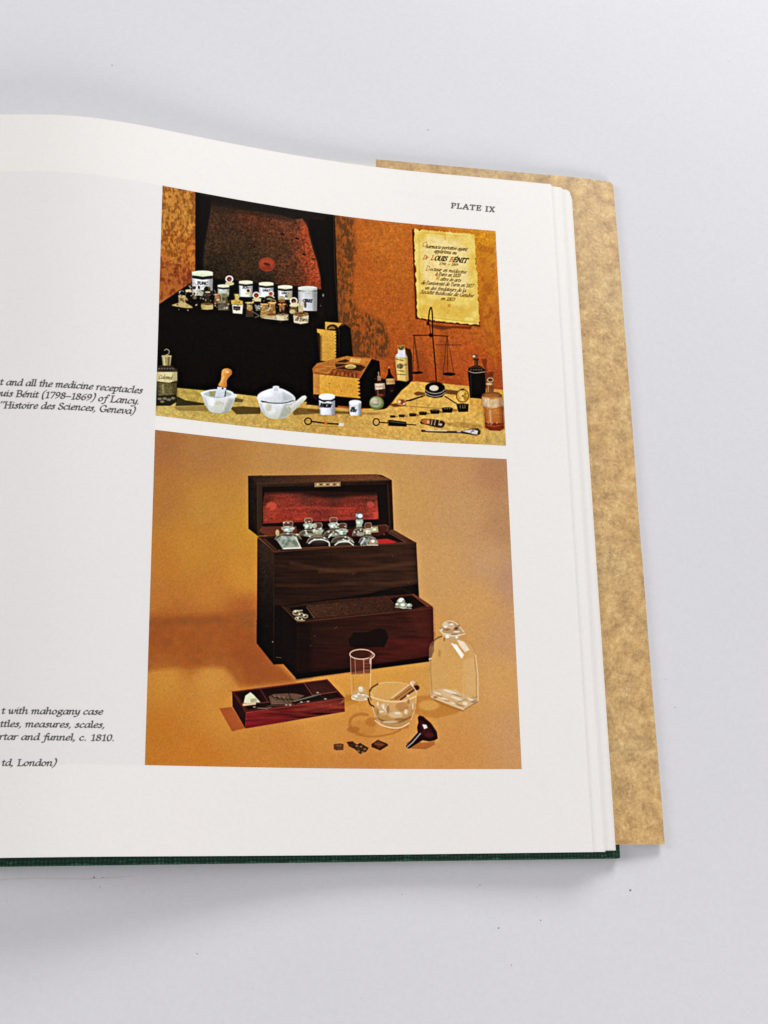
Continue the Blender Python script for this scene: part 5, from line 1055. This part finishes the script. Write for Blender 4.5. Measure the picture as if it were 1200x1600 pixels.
def leaf(xe, zs, depth, y0, y1, thick=.014, cut=0.0, mat=leaf_m):
    """a leaf whose fore edge reaches xe; zs = its height at (x=0, mid, edge)"""
    xs = np.concatenate([np.linspace(-24, -1, 24), np.linspace(-.8, 0, 5), np.linspace(xe*.08, xe, 12)])
    z = []
    for x in xs:
        if x <= 0: z.append(float(zpage(x))-depth-(zpage(0.)-depth-zs[0])*max(0, (x+6)/6)**2)
        else:
            t_ = x/xe; z.append(zs[0]*(1-t_)**2+2*zs[1]*t_*(1-t_)+zs[2]*t_*t_)
    z = np.array(z)
    top = (lambda x: y1-(cut*max(0, (x-(xe-.14))/.14)**2 if cut else 0))
    return into(sheet('page', xs, z, z-thick, y0, top, [mat, edge_m], book, ny=4))
for xe, za, zb, zc, dp, ya, yb, ct in (
        (.018, .488, .488, .488, .018, -.003, 24.985, 0), (.036, .474, .474, .474, .034, .004, 24.975, 0),
        (.428, .430, .425, .428, .052, .008, 24.965, 0), (.446, .417, .412, .415, .066, .003, 24.975, 0), (.470, .404, .399, .402, .080, .006, 24.97, 0), (.496, .391, .386, .389, .094, .002, 24.975, 0),
        (.842, .335, .285, .262, .112, .072, 24.985, .20), (.872, .321, .270, .246, .126, .066, 24.995, .22), (.898, .307, .255, .230, .140, .06, 25.0, .24), (.924, .293, .238, .208, .154, .064, 25.01, .28),
        (.952, .279, .22, .184, .168, .055, 25.02, .32), (.974, .265, .205, .160, .182, .06, 25.02, .36)):
    leaf(xe, (za, zb, zc), dp, ya, yb, .011, ct)
# the block of leaves below them
bx = np.concatenate([np.linspace(GUT, -1, 40), np.linspace(-.8, .93, 12)])
bz = np.array([float(zpage(x))-.20 if x < -3 else min(float(zpage(min(x, 0)))-.20-(.03 if x > -1 else 0), .235-.2*min(.5, max(0, x))) for x in bx])
into(sheet('text_block', bx, bz, np.full(len(bx), .05), .05, 24.97, [edge_m, edge_m], book, ny=2))
# left-hand side of the opening, out of the picture
lx2 = 2*GUT-lx[::-1]; z2 = (zpage(lx)*1.15-.06)[::-1]
into(sheet('page', lx2, z2, z2-.012, 0.0, HP, [leaf_m, edge_m], book, ny=2))
into(sheet('text_block', lx2, z2-.02, np.full(len(lx2), .05), .03, 24.97, [edge_m, edge_m], book, ny=2))

# the two printed photographs, each a flat print on the page
def plate(y0, y1, mat, label):
    nx, ny = 60, 4; V = [(PL['x0']+(PL['x1']-PL['x0'])*i/nx, y0+(y1-y0)*j/ny) for j in range(ny+1) for i in range(nx+1)]
    V3 = [(x, y, float(zpage(x))+.004) for x, y in V]
    F = [(j*(nx+1)+i, j*(nx+1)+i+1, (j+1)*(nx+1)+i+1, (j+1)*(nx+1)+i) for j in range(ny) for i in range(nx)]
    uv = [((i % (nx+1))/nx, (i//(nx+1))/ny) for i in range(len(V3))]
    o = mesh_obj('printed_photograph', V3, F, mat, p_top, None, uv, True); return tag(o, label)
plate(PL['u0'], PL['u1'], upper_m, 'upper plate of a black travelling pharmacy with white jars, balance and parchment notice')
plate(PL['l0'], PL['l1'], lower_m, 'lower plate of a mahogany medicine chest with glass bottles on an orange ground')

# ---- dust jacket: outer panel under the board, folded over it as a flap ----
jk = bpy.data.objects.new('dust_jacket', None); scene.collection.objects.link(jk); jk.location = (0, 0, ZT*U)
tag(jk, 'mottled tan parchment-patterned dust jacket with its flap folded over the board under the pages', 'dust jacket')
def ytop(x): return 25.56+.20*(x+6.82)/9.7
def ribbon(name, path, y0, y1, mats, ny=24, thick=.012, corner=0):
    """a folded sheet along a path of (x, z) with both faces"""
    path = np.array(path); d = np.gradient(path, axis=0); nrm = np.stack([-d[:, 1], d[:, 0]], 1); nrm /= np.linalg.norm(nrm, axis=1)[:, None]+1e-9
    V, F, FM = [], [], []; n = len(path)
    for s in (0, 1):
        for j in range(ny+1):
            for i in range(n):
                x, z = path[i]+nrm[i]*thick*(-s); t_ = j/ny; a_, b_ = y0(x), y1(x)
                wob = .012*math.sin(t_*9+1.3)+.008*math.sin(t_*23)
                V.append((x+(wob*max(0, (x-1.2)/1.7)), a_+(b_-a_)*t_-(corner*max(0, (x-2.70)/.17)**2 if j == ny and x > 2.70 else 0), z))
    nt = n*(ny+1)
    for j in range(ny):
        for i in range(n-1):
            a = j*n+i; F.append((a, a+1, a+n+1, a+n)); FM.append(0); F.append((nt+a, nt+a+n, nt+a+n+1, nt+a+1)); FM.append(1)
    for i in range(n-1):
        F.append((i, nt+i, nt+i+1, i+1)); FM.append(1); a = ny*n+i; F.append((a, a+1, nt+a+1, nt+a)); FM.append(1)
    for j in range(ny):
        a = j*n; F.append((a, a+n, nt+a+n, nt+a)); FM.append(1); a = j*n+n-1; F.append((a, nt+a, nt+a+n, a+n)); FM.append(1)
    o = mesh_obj(name, V, F, mats, jk, FM, None, True); o.location = (0, 0, -ZT*U)
    return o
fx = [(-6.82, .024)]+[(x, .024) for x in np.linspace(-6, .9, 12)]+[(1.2, .022), (1.6, .01), (2.0, -.012), (2.4, -.042), (2.7, -.07), (2.76, -.077), (2.82, -.085), (2.865, -.10)]
th = [(2.865+.028*math.sin(a), -.125-.0+.028*math.cos(a)) for a in np.linspace(.3, 1.5, 5)]
tag(ribbon('flap', fx+th, lambda x: .25, ytop, [jacket_m, inner_m], corner=.11), 'tan mottled flap reaching past the right edge of the pages')
px_ = [(2.893, -.128), (2.885, -.16), (2.85, -.20), (2.7, -.245), (2.4, -.285), (2.0, -.305), (1.4, -.312)]+[(x, -.313) for x in np.linspace(.9, -24.5, 14)]
ribbon('back_panel', px_, lambda x: .25, ytop, [jacket_m, inner_m], corner=.11)

# ---- specks of dust on the backdrop ----
def unproj(px, py, z):
    d = RC.T@np.array([(px-600)/CAM['f'], (py-800)/CAM['f'], 1.0]); t_ = (z-CL[2])/d[2]; return CL+t_*d
rd = random.Random(4); V, F = [], []
spots = [(985, 1391, .05), (845, 1438, .022), (799, 1508, .02), (779, 1450, .03), (175, 102, .028), (669, 203, .03), (308, 1490, .025), (147, 1371, .03), (160, 1371, .02), (156, 1386, .018),
         (225, 1392, .018), (750, 1383, .02), (745, 1387, .014), (628, 1398, .016), (838, 1402, .014), (310, 138, .014), (1040, 1062, .016), (1055, 1105, .02), (1139, 96, .015), (565, 1560, .014), (395, 1545, .014)]
for _ in range(26): spots.append((rd.uniform(0, 1200), rd.choice([rd.uniform(0, 150), rd.uniform(1370, 1600)]), rd.uniform(.006, .012)))
for px0, py0, r0 in spots:
    c = unproj(px0, py0, ZT); k0 = len(V); el = rd.uniform(.5, 1)
    for k in range(6): V.append((c[0]+r0*math.cos(k*1.047)*rd.uniform(.7, 1.1), c[1]+r0*el*math.sin(k*1.047), ZT+.001))
    V.append((c[0], c[1], ZT+r0*.7))
    for k in range(6): F.append((k0+k, k0+(k+1) % 6, k0+6))
# one hair
h0, h1 = unproj(0, 1375, ZT), unproj(205, 1370, ZT); n0 = len(V); nh = 14
for k in range(nh+1):
    p = h0+(h1-h0)*k/nh; wv = .03*math.sin(k*.5)+.008*math.sin(k*1.9)
    V += [(p[0], p[1]+wv-.0018, ZT+.001), (p[0], p[1]+wv+.0018, ZT+.001), (p[0], p[1]+wv, ZT+.003)]
for k in range(nh):
    a = n0+3*k
    F += [(a, a+3, a+5, a+2), (a+1, a+2, a+5, a+4)]
dm = NT('grey_dust'); dn = dm.noise(3000); dr = dm.ramp(dn.outputs[0], [(.3, (.07, .07, .09, 1)), (.7, (.22, .21, .24, 1))]); dm.l(dr.outputs[0], dm.b.inputs['Base Color']); dm.b.inputs['Roughness'].default_value = .9
tag(mesh_obj('dust', V, F, dm.m), 'tiny dark specks and a hair of dust on the white backdrop', kind='stuff')
